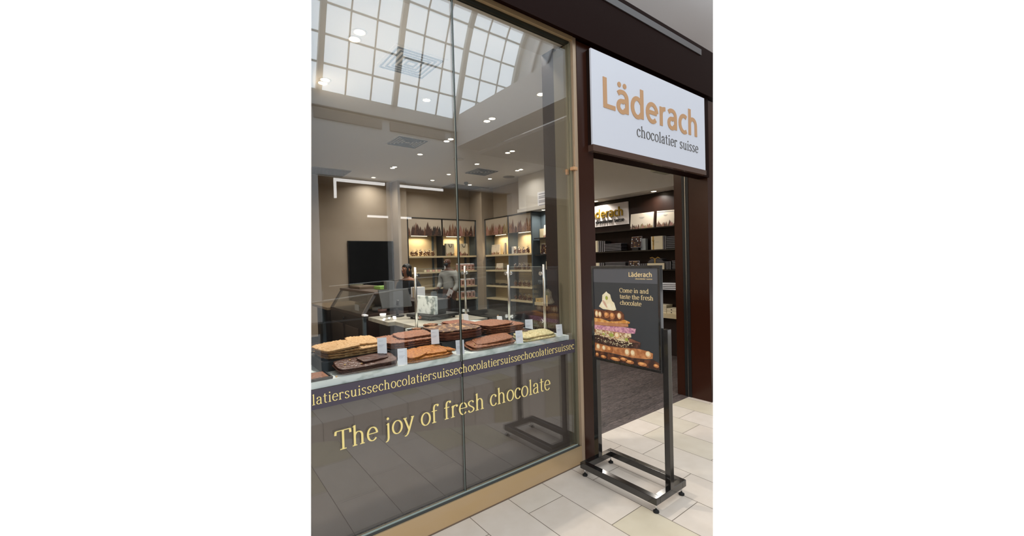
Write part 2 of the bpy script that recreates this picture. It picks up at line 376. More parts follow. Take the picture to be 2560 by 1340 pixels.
# added edge-on walls at the view limits, keeping outside light off the shop
def oblique(name, px, r0, r1, z0, z1, mt, inset):
    d = ray(px, 670); d.z = 0; d.normalize(); s = Vector((-d.y, d.x, 0)) * inset
    a = Vector((0, CAMP.y, 0)) + d*r0 + s; b = Vector((0, CAMP.y, 0)) + d*r1 + s
    up = UP.copy(); n = NL if px < 1280 else NR
    lean = Vector((0, 0, 1)); hor = Vector((n.x, n.y, 0)); k = -n.z / hor.length_squared
    f = lambda p, z: Vector((p.x, p.y, z)) + hor * k * (z - 1.55)
    return MB().poly([f(a, z0), f(b, z0), f(b, z1), f(a, z1)]).build(name, mt, kind='structure', recalc=False)
oblique('light_block_left', 777.5, 2.26, 9.6, 0, 3.43, M_['wall'], -.002)
oblique('light_block_right', 1782.5, 5.5, 6.9, 0, 3.43, M_['brownd'], .002)

# entrance jambs, pilasters, header, fascia
struct('wall_pilaster', (2.352, 2.52, -.05, .30, 0, 3.20), M_['brown'])
struct('trim_1', (2.318, 2.352, .018, .165, 0, 3.19), mat('olive_liner', '665e4a', .5))
struct('wall_inner_jamb', (2.318, 2.352, .165, .30, 0, 3.43), M_['brownd'])
struct('wall_jamb', (4.34, 4.75, -.04, .345, 0, 3.20), M_['brown'])
mb = MB(); mb.m(M_['blackm']).box(4.335, 4.345, .175, .25, 0, 2.45); mb.m(M_['steel']).box(4.331, 4.336, .208, .214, 0, 2.45)
mb.build('trim_2', clip=True, kind='structure')
struct('wall_header', (2.52, 4.34, -.06, .06, 2.38, 3.43), M_['fascia'])
struct('wall_header', (2.52, 4.34, .06, .30, 2.62, 3.43), M_['fascia'])
struct('wall_header', (3.55, 3.80, .062, .12, 2.38, 2.62), M_['pale'])
struct('wall_header', (-1, 2.35, .0, .30, 3.22, 3.60), M_['white'])
struct('wall_fascia', (-1, 4.9, -.10, .0, 3.225, 3.57), M_['fascia'])
struct('trim_3', (-1, 4.9, -.105, -.10, 3.20, 3.228), M_['fascia'])
struct('trim_4', (-1, 4.13, -.108, -.10, 3.575, 3.632), mat('reflection_grey', '565252', .3, .4))  # grey strip stands for the glazing's reflection on the fascia
struct('wall_fascia', (-1, 4.9, -.10, .0, 3.57, 3.675), M_['fascia'])
struct('wall_upper', (-1, 4.9, -.06, .0, 3.675, 6.0), M_['taupe'])

# shop window: two panes, gold frame
def pane(name, x0, x1):
    return struct(name, (x0, x1, -.006, .006, .145, 3.185), M_['glass'])
w1 = pane('window_1', -.6, 1.3055); w2 = pane('window_2', 1.3105, 2.303)
struct('trim_5', (1.3050, 1.3115, -.010, .008, .145, 3.185), M_['seam'])
struct('trim_6', (1.3030, 1.3050, -.0085, -.0065, .145, 3.185), M_['edge'])
sill = MB(); sill.box(-1, 2.317, -.045, .02, .008, .137); sill.build('trim_7', M_['gold'], clip=True, kind='structure')
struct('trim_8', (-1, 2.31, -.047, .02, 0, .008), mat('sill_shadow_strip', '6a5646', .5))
struct('trim_9', (-1, 2.31, -.016, -.010, .137, .1475), M_['edge'])
struct('trim_10', (-1, 2.31, -.036, -.016, .137, .141), mat('gasket', '3c3b38', .5))
struct('trim_11', (2.318, 2.352, -.045, .018, .008, 3.22), mat('mullion_metal', 'b9a188', .38, .3, col2='a99178', scale=2.5, stretch=(3, 3, .6)))
struct('trim_12', (2.303, 2.318, -.02, .03, .145, 3.19), M_['pale'])
struct('trim_13', (-1, 2.318, -.045, .03, 3.192, 3.222), M_['gold'])
struct('trim_14', (-1, 2.303, -.02, .03, 3.178, 3.192), M_['seam'])
# patch bracket on the mullion
tag(MB().box(2.292, 2.335, -.052, -.012, 2.225, 2.25, bev=.003).box(2.285, 2.305, .01, .03, 2.2, 2.24, bev=.003).build('glass_clamp', M_['goldsign']), 'small copper coloured clamp holding the glass at the right mullion', 'clamp')

# band and lettering on the glass
bandm = MB(); bandm.box(-.2, 1.3052, -.0085, -.0065, .853, .949); bandm.build('vinyl_band', M_['band'], w1, clip=True)
MB().box(1.3108, 2.303, -.0085, -.0065, .850, .949).build('vinyl_band', M_['band'], w2)
def win_text(word, x0, width, z, cap, parent, nm, **k):
    return text_mesh(word, nm, M_['goldleaf'], parent, (x0, -.0087, z), (1, 0, 0), (0, 0, 1), width, cap, depth=.0012, **k)
# repeated band words, pitch 0.494 m
S = 'chocolatiersuisse'
_, W17 = text_polys(S, track=.03)
def band_text(s, x0, parent):
    _, w = text_polys(s, track=.03); win_text(s, x0, w / W17 * .490, .877, .0495, parent, 'letter', thick=.08, thin=.035, track=.03)
_, wl = text_polys('latiersuisse', track=.03)
band_text('latiersuisse', .786 - .004 - wl / W17 * .490, w1)
band_text(S, .786, w1)
band_text(S, 1.280 + .034, w2) if False else None
_, wc = text_polys('c', track=.03)
band_text('c', 1.2795, w1)
band_text(S[1:], 1.2795 + (wc + .03) / W17 * .490, w2)
band_text(S, 1.7735, w2)
band_text('c', 2.2675, w2)
# slogan
T = 'The joy of fresh chocolate'
_, wt = text_polys(T, track=.012); k_ = 1.482 / wt
_, wa = text_polys('The joy of fre', track=.012)
win_text('The joy of fre', .556, wa*k_, .622, .1, w1, 'letter', thick=.08, thin=.03, track=.012)
win_text('sh chocolate', .556 + (wa+.012)*k_, 1.482 - (wa+.012)*k_, .622, .1, w2, 'letter', thick=.08, thin=.03, track=.012)

# counter behind the glass: grey front, marble top
wc_ = empty('window_counter', (1.2, .3, 0), 'grey fronted window counter under the marble worktop', 'counter')
rel(box_obj('front_panel', (-.3, 2.262, .028, .06, .003, .945), M_['panel'], clip=True), wc_)
mb = MB(); mb.box(-.3, 2.262, .012, .62, .948, .982); mb.box(1.50, 2.262, .62, 1.27, .948, .982)
tag(mb.build('marble_worktop', M_['marble'], clip=True), 'white veined marble worktop along the shop window under the chocolate', 'worktop')
mb = MB(); mb.box(-.3, 2.25, .30, .60, .1, .947); mb.box(1.55, 2.25, .60, 1.24, .1, .947)
rel(mb.build('cabinet_body', M_['blackm'], clip=True), wc_)

# ------------------------------------------------------------------ storefront sign
sg = empty('storefront_sign', (2.455, -.1, 2.38), 'large white backlit shop sign over the entrance, gold name and thin grey words below', 'sign')
rel(box_obj('sign_box', (2.46, 4.185, -.085, .0, 2.43, 3.155), M_['brownd']), sg)
rel(box_obj('bottom_rail', (2.46, 4.20, -.10, .0, 2.382, 2.43), mat('brown_rail', '5b443a', .25, .2, coat=.3)), sg)
face = rel(box_obj('sign_face', (2.457, 4.183, -.100, -.085, 2.43, 3.157), M_['acrylic']), sg)
text = text_mesh('Läderach', 'letter', M_['goldsign'], face, (2.575, -.1005, 2.738), (1, 0, 0), (0, 0, 1), 1.475, .236, serif=False, depth=.004, stroke=.122, track=0)
text_mesh('chocolatier suisse', 'small_letter', M_['inkd'], face, (3.018, -.1005, 2.582), (1, 0, 0), (0, 0, 1), 1.022, .090, depth=.003, thick=.062, thin=.03, track=.03)

# ------------------------------------------------------------------ poster stand
ps = empty('poster_stand', (2.35, -.46, 0), 'black metal poster stand with chocolate poster on the tiles before the entrance', 'sign')
def P(o): return rel(o, ps)
B = M_['black']
mb = MB(); mb.box(2.18, 2.222, -.765, -.150, .055, .098, bev=.002); mb.box(2.478, 2.52, -.765, -.150, .055, .098, bev=.002)
mb.box(2.222, 2.478, -.765, -.725, .055, .098, bev=.002); mb.box(2.222, 2.478, -.192, -.150, .055, .098, bev=.002); P(mb.build('base_frame', B))
for x in (2.205, 2.495):
    for y in (-.172, -.745):
        P(MB().m(M_['chrome']).tube([(x, y, .012), (x, y, .056)], .0055).m(M_['rub']).tube([(x, y, 0), (x, y, .009)], .018, 20).tube([(x, y, .009), (x, y, .016)], .018, 20, r2=.007).build('foot'))
P(box_obj('post', (2.335, 2.375, -.192, -.152, .098, 1.10), B, bev=.0015)); P(box_obj('post', (2.335, 2.375, -.767, -.729, .098, 1.10), B, bev=.0015))
fr = MB(); y0, y1, z0, z1 = -.731, -.170, .822, 1.503; t = .018
for b in ((y0, y1, z0, z0+t), (y0, y1, z1-t, z1), (y0, y0+t, z0+t, z1-t), (y1-t, y1, z0+t, z1-t)): fr.box(2.320, 2.350, b[0], b[1], b[2], b[3], bev=.002)
fr = P(fr.build('poster_frame', B))
pb = P(box_obj('poster_print', (2.326, 2.346, y0+t, y1-t, z0+t, z1-t), M_['posterbg']))
box_obj('poster_header', (2.3255, 2.3265, y0+t, y1-t, 1.386, z1-t), M_['posterband'], pb)
ART = {
 'white':[(-0.2350,1.2118),(-0.2644,1.2538),(-0.2686,1.2963),(-0.2836,1.3063),(-0.3046,1.3226),(-0.3159,1.3124),(-0.3386,1.3019),(-0.3437,1.2791),(-0.3544,1.2567),(-0.3711,1.2463),(-0.3877,1.1996),(-0.3639,1.1909),(-0.3126,1.1939),(-0.2716,1.1955)],
 'whiteshade':[(-0.2644,1.2538),(-0.2794,1.2617),(-0.2919,1.2460),(-0.3131,1.2125),(-0.3042,1.2072),(-0.2786,1.2335)],
 'nutslab':[(-0.1890,1.1878),(-0.2476,1.1890),(-0.2890,1.1851),(-0.3126,1.1939),(-0.3639,1.1909),(-0.4085,1.1943),(-0.4357,1.1875),(-0.4513,1.1686),(-0.4532,1.1374),(-0.4231,1.1256),(-0.3562,1.1145),(-0.2814,1.1260),(-0.1890,1.1255)],
 'brittle':[(-0.1890,1.1255),(-0.2517,1.1256),(-0.3276,1.1118),(-0.4124,1.1336),(-0.4558,1.1355),(-0.4979,1.1240),(-0.4950,1.1135),(-0.4552,1.1108),(-0.3099,1.1007),(-0.1890,1.0990)],
 'milk':[(-0.1890,1.1000),(-0.3100,1.1031),(-0.4828,1.1101),(-0.4839,1.0907),(-0.4220,1.0849),(-0.3093,1.0797),(-0.1890,1.0750)],
 'pink':[(-0.1890,1.0750),(-0.3093,1.0774),(-0.4329,1.0852),(-0.5433,1.0840),(-0.5348,1.0503),(-0.4748,1.0461),(-0.3655,1.0444),(-0.1890,1.0461)],
 'nutty':[(-0.1890,1.0461),(-0.3655,1.0444),(-0.5037,1.0487),(-0.5057,1.0234),(-0.4792,1.0133),(-0.4839,0.9917),(-0.4519,0.9851),(-0.3357,0.9924),(-0.1890,1.0057)],
 'dark':[(-0.1890,1.0058),(-0.3357,0.9924),(-0.4519,0.9851),(-0.4839,0.9917),(-0.4872,1.0166),(-0.5789,0.9960),(-0.5730,0.9606),(-0.4985,0.9473),(-0.3906,0.9380),(-0.3053,0.9371),(-0.1890,0.9460)],
 'darktop':[(-0.4519,0.9851),(-0.4839,0.9917),(-0.4872,1.0166),(-0.5789,0.9960),(-0.5256,0.9899)],
 'almond':[(-0.1890,0.9460),(-0.3053,0.9371),(-0.4073,0.9427),(-0.4986,0.9495),(-0.5653,0.9529),(-0.6148,0.9497),(-0.6675,0.9388),(-0.6643,0.9046),(-0.6135,0.8938),(-0.4969,0.8851),(-0.3613,0.8900),(-0.1890,0.8887)],
 'bottom':[(-0.1890,0.8889),(-0.3611,0.8854),(-0.4969,0.8828),(-0.6134,0.8895),(-0.6713,0.8994),(-0.7120,0.8807),(-0.7120,0.8407),(-0.1890,0.8407)],
}
AC = dict(white=('e9dcb8', 'f2ead0'), whiteshade=('c9a08c', 'd8b8a0'), nutslab=('5c3220', '8a5638'), brittle=('c8853e', 'e2b070'), milk=('b57a52', 'c08660'), pink=('d9a3ae', 'a86a88'), nutty=('9c6a48', 'e8d8b0'),
          dark=('35221c', '5a3c32'), darktop=('8a5a44', '6a4234'), almond=('a5663c', 'c98a58'), bottom=('3a241c', '6c4028'))
pic = MB()
for i, (k, pts) in enumerate(ART.items()):
    mtx = mat('print_' + k, AC[k][0], .45, col2=AC[k][1], scale=60 if k in ('pink', 'nutty', 'dark') else 25, lo=.45, hi=.62)
    xo = 2.3252 - (11 - i if k not in ('whiteshade', 'darktop') else 14) * .00012
    pic.m(mtx).poly([(xo, a, b) for a, b in pts])
NUT = [(-0.2134,1.1578,0.0152,0.0239),(-0.2436,1.1556,0.0150,0.0214),(-0.4120,1.1584,0.0175,0.0227),(-0.4712,0.9175,0.0212,0.0240),(-0.5160,0.9191,0.0196,0.0221),(-0.6338,0.9292,0.0217,0.0214),(-0.2216,0.9203,0.0182,0.0216),(-0.2725,0.9183,0.0166,0.0180),(-0.3901,1.0222,0.0222,0.0220)]
ALM = [(-0.3045,1.1551,0.0243,0.0210),(-0.3544,1.1534,0.0226,0.0230),(-0.3220,0.9140,0.0230,0.0210),(-0.2099,0.8627,0.0152,0.0125),(-0.2677,0.8539,0.0266,0.0118),(-0.3716,0.8550,0.0418,0.0129),(-0.4433,0.8649,0.0295,0.0126),(-0.4909,0.8552,0.0339,0.0134),(-0.5879,0.8571,0.0346,0.0139),(-0.6900,0.8644,0.0195,0.0117)]
GRN = [(-0.3421,1.0186,0.0199,0.0130),(-0.2724,1.0170,0.0118,0.0071),(-0.4683,1.0030,0.0146,0.0114),(-0.3062,1.2771,0.0116,0.0140)]
def ells(L, nm, mtx, xo, s=1, dx=0, dz=0):
    pic.m(mtx)
    for a, b, ra, rb in L: pic.poly([(xo, a + dx*ra + s*ra*math.cos(2*PI*k/16), b + dz*rb + s*rb*math.sin(2*PI*k/16)) for k in range(16)])
ells(NUT, 'printed_hazelnut', mat('print_nut', 'd9a878', .45), 2.3225); ells(NUT, 'printed_hazelnut_heart', mat('print_nut_heart', 'f0dcb4', .45), 2.3223, .66, .1, .1)
ells(ALM, 'printed_almond', mat('print_almond', 'c87a3c', .45), 2.3225); ells(ALM, 'printed_almond_highlight', mat('print_almond_hi', 'e8a868', .45), 2.3223, .55, .15, .3)
ells(GRN, 'printed_pistachio', mat('print_pistachio', 'a3a84e', .45), 2.3225)
rnd = random.Random(3); bits = []
for _ in range(90):
    y = -.19 - rnd.random()*.33; z = 1.045 - (y + .19)*-.12 - rnd.random()*.035; bits.append((y, z - .008, .002 + rnd.random()*.004, .0015 + rnd.random()*.003))
for _ in range(60):
    y = -.20 - rnd.random()*.28; bits.append((y, .985 + (y + .2)*.06 - rnd.random()*.025, .002 + rnd.random()*.003, .001 + rnd.random()*.002))
ells(bits, 'printed_crumbs', mat('print_crumb', 'e9d9b0', .45), 2.3227)
pic.build('printed_picture', None, pb, recalc=False)
PX = (0, -1, 0); PY = (0, 0, 1)
cg = mat('poster_gold_ink', 'e8cf9c', .4)
def ptext(s, y, z, w, cap, nm='printed_words', **k): (text_mesh(s, nm, cg, pb, (2.3255, y, z), PX, PY, w, cap, depth=.0012, each=False, **k))
ptext('Läderach', -.493, 1.429, .181, .030, serif=False, stroke=.12)
ptext('chocolatier suisse', -.546, 1.4115, .128, .0095, thick=.1, thin=.05)
ptext('Come in and', -.416, 1.321, .230, .029, thick=.095, thin=.04); ptext('taste the fresh', -.418, 1.279, .261, .029, thick=.095, thin=.04); ptext('chocolate', -.420, 1.237, .169, .029, thick=.095, thin=.04)

# ------------------------------------------------------------------ glass guard with steel posts
PT = [(1.60, 1.246), (2.222, 1.415), (2.222, .688), (2.222, .228)]
PL = ['steel guard post at the left rear corner of the marble worktop', 'steel guard post behind the joint of the two window panes', 'steel guard post between the rear milk chocolate stack and the shelves', 'steel guard post nearest the right mullion']
def clampb(mb, x, y, z, dx, dy):
    mb.tube([(x, y, z), (x+dx*.05, y+dy*.05, z)], .008, 10); mb.tube([(x+dx*.035-dy*.012, y+dy*.035-dx*.012, z), (x+dx*.035+dy*.012, y+dy*.035+dx*.012, z)], .016, 14)
DD = [[(.96, .26)], [(-.96, -.26), (0, -1)], [(0, 1), (0, -1)], [(0, 1)]]
for (x, y), lb, dd in zip(PT, PL, DD):
    r = empty('guard_post', (x, y, .982), lb, 'post', 'steel posts of the glass guard')
    rel(MB().tube([(x, y, .982), (x, y, 1.522)], .0125, 20).build('post_tube', M_['steel']), r)
    rel(MB().tube([(x, y, .982), (x, y, .988)], .024, 20).build('base_flange', M_['steel']), r)
    for dx, dy in dd:
        for z in (1.07, 1.45):
            mb = MB(); clampb(mb, x, y, z, dx, dy); rel(mb.build('clamp', M_['chrome']), r)
def gpanel(a, b, lb):
    a = Vector((*a, 0)); b = Vector((*b, 0)); d = (b-a).normalized(); a += d*.03; b -= d*.03; n = Vector((-d.y, d.x, 0))*.004
    q = MB().prism([a-n+Vector((0, 0, 1.02)), b-n+Vector((0, 0, 1.02)), b-n+Vector((0, 0, 1.505)), a-n+Vector((0, 0, 1.505))], n*2).build('guard_glass', M_['guard'])
    tag(q, lb, 'glass panel', 'glass panels of the guard')
    e = MB().prism([a-n+Vector((0, 0, 1.505)), b-n+Vector((0, 0, 1.505)), b-n+Vector((0, 0, 1.5065)), a-n+Vector((0, 0, 1.5065))], n*2).build('polished_edge', M_['edge'], q)
gpanel(PT[0], PT[1], 'clear guard glass along the back of the marble worktop'); gpanel(PT[1], PT[2], 'clear guard glass between the pane joint post and the next post'); gpanel(PT[2], PT[3], 'clear guard glass nearest the right mullion')

# ------------------------------------------------------------------ chocolate slabs
def slab_mesh(w, d, t, seed, lump=.004, lsc=55, ragged=.0035, corner=.03, cut=None, n=84):
    """bumpy slab with ragged edge; footprint w x d, origin at the centre of its underside"""
    bm = bmesh.new(); nx = n; ny = max(8, int(n*d/w)); sd = Vector((seed*7.3, seed*3.1, seed*1.7))
    def edge(x, y):
        # superellipse pull-in at the corners
        u = abs(x)/(w/2); v = abs(y)/(d/2); k = 5
        m_ = (u**k + v**k) ** (1/k); s = max(u, v) / m_ if m_ > 0 else 1
        q = 1 + ragged / (w/2) * noise.noise(Vector((x*30, y*30, 0)) + sd) * 2.2 * max(u, v) ** 6
        return x*s*q, y*s*q
    top = []; bot = []
    for j in range(ny+1):
        a = []; b = []
        for i in range(nx+1):
            x = -w/2 + w*i/nx; y = -d/2 + d*j/ny; X, Y = edge(x, y)
            bd = min(i, nx-i, j, ny-j)
            vz = noise.voronoi(Vector((X*lsc, Y*lsc, 0)) + sd)[0][0]
            h = t + lump*(.55 - min(vz, .75)*1.5 + .3*noise.noise(Vector((X*120, Y*120, 5)) + sd)) + .0012*noise.noise(Vector((X*14, Y*14, 1)) + sd)
            if bd == 0: h = t*.84 + lump*.3*noise.noise(Vector((X*90, Y*90, 3)) + sd)
            a.append(bm.verts.new((X, Y, h)))
            if bd == 0: b.append(bm.verts.new((X*.965, Y*.965, 0)))
            else: b.append(None)
        top.append(a); bot.append(b)
    for j in range(ny):
        for i in range(nx):
            f = bm.faces.new((top[j][i], top[j][i+1], top[j+1][i+1], top[j+1][i])); f.smooth = True
    rim = [(0, i) for i in range(nx)] + [(j, nx) for j in range(ny)] + [(ny, i) for i in range(nx, 0, -1)] + [(j, 0) for j in range(ny, 0, -1)]
    for k in range(len(rim)):
        j, i = rim[k]; j2, i2 = rim[(k+1) % len(rim)]
        bm.faces.new((top[j2][i2], top[j][i], bot[j][i], bot[j2][i2]))
    bm.faces.new([bot[j][i] for j, i in rim][::-1])
    if cut:
        for co, no in cut:
            r = bmesh.ops.bisect_plane(bm, geom=bm.verts[:]+bm.edges[:]+bm.faces[:], plane_co=co, plane_no=no, clear_outer=True)
            es = [e for e in r['geom_cut'] if isinstance(e, bmesh.types.BMEdge)]
            try: bmesh.ops.edgeloop_fill(bm, edges=es)
            except Exception: pass
            for e in es:
                for v in e.verts: v.co += Vector((noise.noise(v.co*60+sd), noise.noise(v.co*60+sd*2), 0))*.005
    bmesh.ops.recalc_face_normals(bm, faces=bm.faces[:])
    me = bpy.data.meshes.new('chocolate_slab'); bm.to_mesh(me); bm.free(); return me
ORD = ['topmost', 'second from the top', 'third from the top', 'fourth from the top', 'fifth from the top', 'sixth from the top', 'seventh from the top']
def stack(cx, cy, z, w, d, n, th, mt, what, seed, rz=0, lump=.004, jit=.006, grp=None, top_cut=None, pitch=None, lsc=55, tilt=0, rx=0):
    rr = random.Random(seed); pitch = pitch or th + lump*.8
    ms = [slab_mesh(w*(1-.02*q), d*(1-.02*q), th, seed*10+q, lump, lsc) for q in range(2)]
    objs = []
    for k in range(n):
        me = ms[k % 2]
        if k == n-1 and top_cut is not None:
            me = slab_mesh(w, d, th, seed*10+5, lump, lsc, cut=top_cut)
        if not me.materials: me.materials.append(M_[mt])
        o = bpy.data.objects.new('chocolate_slab', me); COL.objects.link(o)
        o.location = (cx + rr.uniform(-jit, jit), cy + rr.uniform(-jit, jit), z + k*pitch); o.rotation_euler = (rx, 0, rz + rr.uniform(-.025, .025)); o.location[2] += math.sin(rx)*d/2
        if top_cut is not None and k == n-1: o.rotation_euler[2] = rz
        tag(o, '%s slab %s' % (what, ('on the counter, ' + ORD[n-1-k]) if n > 1 else 'lying alone'), 'chocolate', grp or 'slabs of ' + what)
        objs.append(o)
    return z + n*pitch
def piece(cx, cy, z, w, d, th, mt, label, seed, rz=0, rx=0, ry=0, lump=.004, cut=None, lsc=55, n=30):
    me = slab_mesh(w, d, th, seed, lump, lsc, cut=cut, n=n); me.materials.append(M_[mt])
    o = bpy.data.objects.new('chocolate_piece', me); COL.objects.link(o); o.location = (cx, cy, z); o.rotation_euler = (rx, ry, rz)
    return tag(o, label, 'chocolate')
def tray(x0, x1, y0, y1, z0, z1, label):
    mb = MB(); mb.box(x0, x1, y0, y1, z0, z1-.006, bev=.002)
    for b in ((x0, x1, y0, y0+.008), (x0, x1, y1-.008, y1), (x0, x0+.008, y0+.008, y1-.008), (x1-.008, x1, y0+.008, y1-.008)): mb.box(b[0], b[1], b[2], b[3], z1-.006, z1)
    return tag(mb.build('display_tray', M_['slate'], clip='open'), label, 'tray', 'black slate display trays')
ZC = .983
# front trays (low) and rear trays (raised)
tray(.550, .915, .175, .50, ZC, ZC+.058, 'raised black tray under the pale caramel slabs')
tray(.925, 1.26, .175, .50, ZC, ZC+.058, 'raised black tray under the milk chocolate nut slabs left of the joint')
tray(1.27, 1.63, .175, .50, ZC, ZC+.058, 'raised black tray under the swirled slabs')
tray(1.64, 2.06, .175, .50, ZC, ZC+.048, 'raised black tray under the rear right milk slabs')
tray(1.47, 1.685, .58, 1.16, ZC, ZC+.012, 'black tray with broken nut clusters at the rear')
tray(1.695, 1.93, .64, 1.05, ZC, ZC+.012, 'black tray under the smooth rear milk slabs')
tray(.36, .565, .016, .165, ZC, ZC+.012, 'black tray at the left edge of the view')
ZR = ZC+.060; ZF = ZC+.001
# 1 caramel stack
zt = stack(.735, .335, ZR, .33, .31, 3, .010, 'caramel_white', 'pale caramel coloured almond', 1, lump=.005, lsc=62)
piece(.66, .31, zt+.001, .21, .26, .012, 'caramel_white', 'broken pale caramel piece lying tilted on the left of its stack', 12, .12, .0, -.05, .006, lsc=48)
piece(.83, .37, zt+.002, .17, .24, .012, 'caramel_white', 'broken pale caramel piece lying on the right of its stack', 14, -.08, .04, .03, .006, lsc=48)
# 2 dark glossy
zt = stack(.757, .095, ZF, .325, .15, 3, .010, 'dark_choc', 'glossy dark chocolate', 2, lump=.002, rx=.17)
piece(.80, .105, zt+.014, .17, .09, .008, 'dark_choc', 'small dark shard lying across the glossy dark stack', 23, .2, .17, .02, .002)
# 3 milk nut left
zt = stack(1.09, .335, ZR, .315, .31, 3, .010, 'milk_nut', 'lumpy milk chocolate nut', 3, lump=.005, lsc=75)
piece(1.15, .35, zt+.001, .22, .22, .011, 'milk_nut', 'broken lumpy milk nut piece on top of its stack beside a card', 33, -.1, .02, -.03, .0055, lsc=60)
# 4 orange
zt = stack(1.115, .092, ZF, .32, .15, 2, .010, 'orange_nut', 'orange caramel nut', 4, lump=.003, rx=.17)
piece(1.03, .085, zt+.012, .15, .13, .010, 'orange_nut', 'orange nut piece leaning at the left of its stack', 41, .35, .16, -.04, .003)
piece(1.16, .10, zt+.012, .16, .14, .011, 'orange_nut', 'middle orange nut piece on its stack', 42, -.05, .17, .02, .003)
piece(1.262, .092, zt+.003, .07, .11, .010, 'orange_nut', 'small orange nut piece beside the card at the joint', 43, .1, .0, .12, .003)
# 5 swirl
stack(1.45, .335, ZR, .335, .31, 5, .009, 'milk_choc', 'smooth milk chocolate under the swirled', 5, lump=.0012, pitch=.0105)
stack(1.45, .335, ZR+.0535, .335, .31, 1, .009, 'swirl', 'dark and white swirled chocolate', 55, lump=.001)
# 6 rear smooth milk
stack(1.81, .845, ZC+.014, .22, .36, 4, .009, 'milk_choc', 'smooth rear milk chocolate', 6, lump=.002, pitch=.0135)
# pink behind
stack(1.76, .565, ZC+.001, .22, .10, 4, .013, 'pink_choc', 'pale pink berry chocolate', 66, lump=.002)
# 7 rear right milk nut
zt = stack(1.835, .335, ZR-.01, .34, .31, 4, .010, 'milk_nut', 'rear right milk chocolate nut', 7, lump=.0035, pitch=.0145)
piece(1.78, .34, zt, .25, .28, .010, 'milk_nut', 'wavy milk nut piece on top of the rear right stack', 73, .05, .0, -.02, .0035)
# 8 front milk nut
zt = stack(1.59, .095, ZF, .36, .15, 2, .010, 'milk_nut', 'front milk chocolate nut', 8, lump=.0035, rx=.17)
piece(1.62, .105, zt+.015, .29, .13, .010, 'milk_nut', 'long milk nut piece tilted across the front stack', 83, -.06, .18, -.05, .004)
# 9 pistachio white
zt = stack(1.99, .095, ZF, .34, .15, 1, .011, 'white_pistachio', 'pale pistachio white chocolate', 9, lump=.005, lsc=62, rx=.17)
piece(1.91, .10, zt+.013, .16, .13, .010, 'white_pistachio', 'pale pistachio piece on the left of its stack', 93, .2, .17, .02, .0055, lsc=48)
piece(2.06, .105, zt+.013, .18, .13, .010, 'white_pistachio', 'wide pale pistachio piece on the right of its stack', 94, -.08, .17, -.01, .0055, lsc=48)
# 12 left edge dark slab
o = MB().box(.40, .548, .03, .15, ZF, ZF+.014, bev=.004); tag(o.build('chocolate_slab', M_['milk_nut'], clip=True), 'dark nutty slab at the far left edge by the glass', 'chocolate')
# 10 broken clusters on rear tray
rnd = random.Random(10); spots = [(1.51, 1.05, .05), (1.56, .95, .05), (1.63, 1.02, .06), (1.60, .86, .07), (1.64, 1.10, .05), (1.53, .82, .05), (1.63, .74, .06), (1.65, .90, .05), (1.52, .70, .05), (1.60, .65, .06), (1.66, .66, .05)]
for i, (x, y, r) in enumerate(spots):
    o = piece(x, y, ZC+.016 + (i % 3)*.012, r*1.7, r*1.3, .012, 'clusters', 'broken chocolate nut cluster on the rear tray', 100+i, rnd.uniform(0, 3), rnd.uniform(-.12, .12), rnd.uniform(-.12, .12), .008, lsc=70, n=16)
    o['group'] = 'broken nut clusters on the rear tray'; o['label'] = 'broken nut cluster on the rear tray, %s' % ['at its far left tip', 'next to the left tip', 'behind the card', 'in the middle', 'at the back', 'left of the middle', 'at the front right', 'nearest the smooth slabs', 'at the front left', 'lowest at the front', 'in the front right corner'][i]
# crumbs
rnd = random.Random(5)
for i, (x, y, z) in enumerate([(.64, .07, ZF+.046), (.68, .12, ZF+.055), (.72, .05, ZF+.042), (1.49, .8, ZC+.015), (1.50, .64, ZC+.015), (.585, .03, ZC+.003), (1.00, .26, ZR+.048), (1.90, .42, ZR+.09), (1.45, .07, ZF+.036)]):
    tag(MB().ell((x, y, z), .006, .0045, .004, 8, 6).build('nut_crumb', M_['nut_bits']), 'loose nut crumb %s' % ['on the left of the dark slab', 'in the middle of the dark slab', 'near the front of the dark slab', 'on the cluster tray rim', 'at the front of the cluster tray', 'on the low tray corner by the glass', 'on the left milk nut stack', 'on the rear right stack', 'on the front milk stack'][i], 'nut', 'loose nut crumbs')

# price cards: white card in a black foot
def card(x, y, z, w, h, rz, label, lean=.15):
    r = empty('price_card', (x, y, z), label, 'price card', 'white price cards', rz)
    R = Matrix.Rotation(-lean, 4, 'X')
    cd = MB().box(-w/2, w/2, -.001, .001, .0, h, M=R).build('card', M_['card'], r)
    mb = MB(); rr = random.Random(int(x*1000))
    for k, (zz, ww) in enumerate(((.80, .45), (.56, .6), (.50, .5), (.44, .42))): mb.box(-w*.36, -w*.36 + w*ww, -.0018, -.001, h*zz, h*zz + h*.010, M=R)
    mb.build('card_print', M_['ink'], cd)
    if y > .05: MB().box(-w*.1, w*.5, .002, .022, 0, .010, bev=.001).build('card_foot', M_['blackm'], r)
CARDS = [(.868, .140, 1.040, .052, .092, -.35, 'white price card right of the pale caramel stack'), (.938, .020, .985, .052, .092, -.35, 'white price card between the glossy dark and orange slabs'),
 (1.215, .155, 1.045, .050, .090, -.35, 'white price card right of the lumpy milk nut stack'), (1.315, .020, .985, .052, .088, -.30, 'white price card crossed by the pane joint'),
 (1.790, .022, .985, .052, .088, -.30, 'white price card between the front milk nut and pistachio slabs'), (2.185, .030, .985, .050, .085, -.30, 'white price card at the right end of the worktop'),
 (2.115, .300, .984, .060, .105, -.55, 'white price card right of the rear right milk stack'), (1.985, 1.02, .984, .055, .105, 1.9, 'tilted blank card behind the smooth rear slabs at the joint'),
 (2.10, .66, .984, .052, .105, 1.9, 'tilted blank card behind the rear right stack')]
for c in CARDS: card(*c)

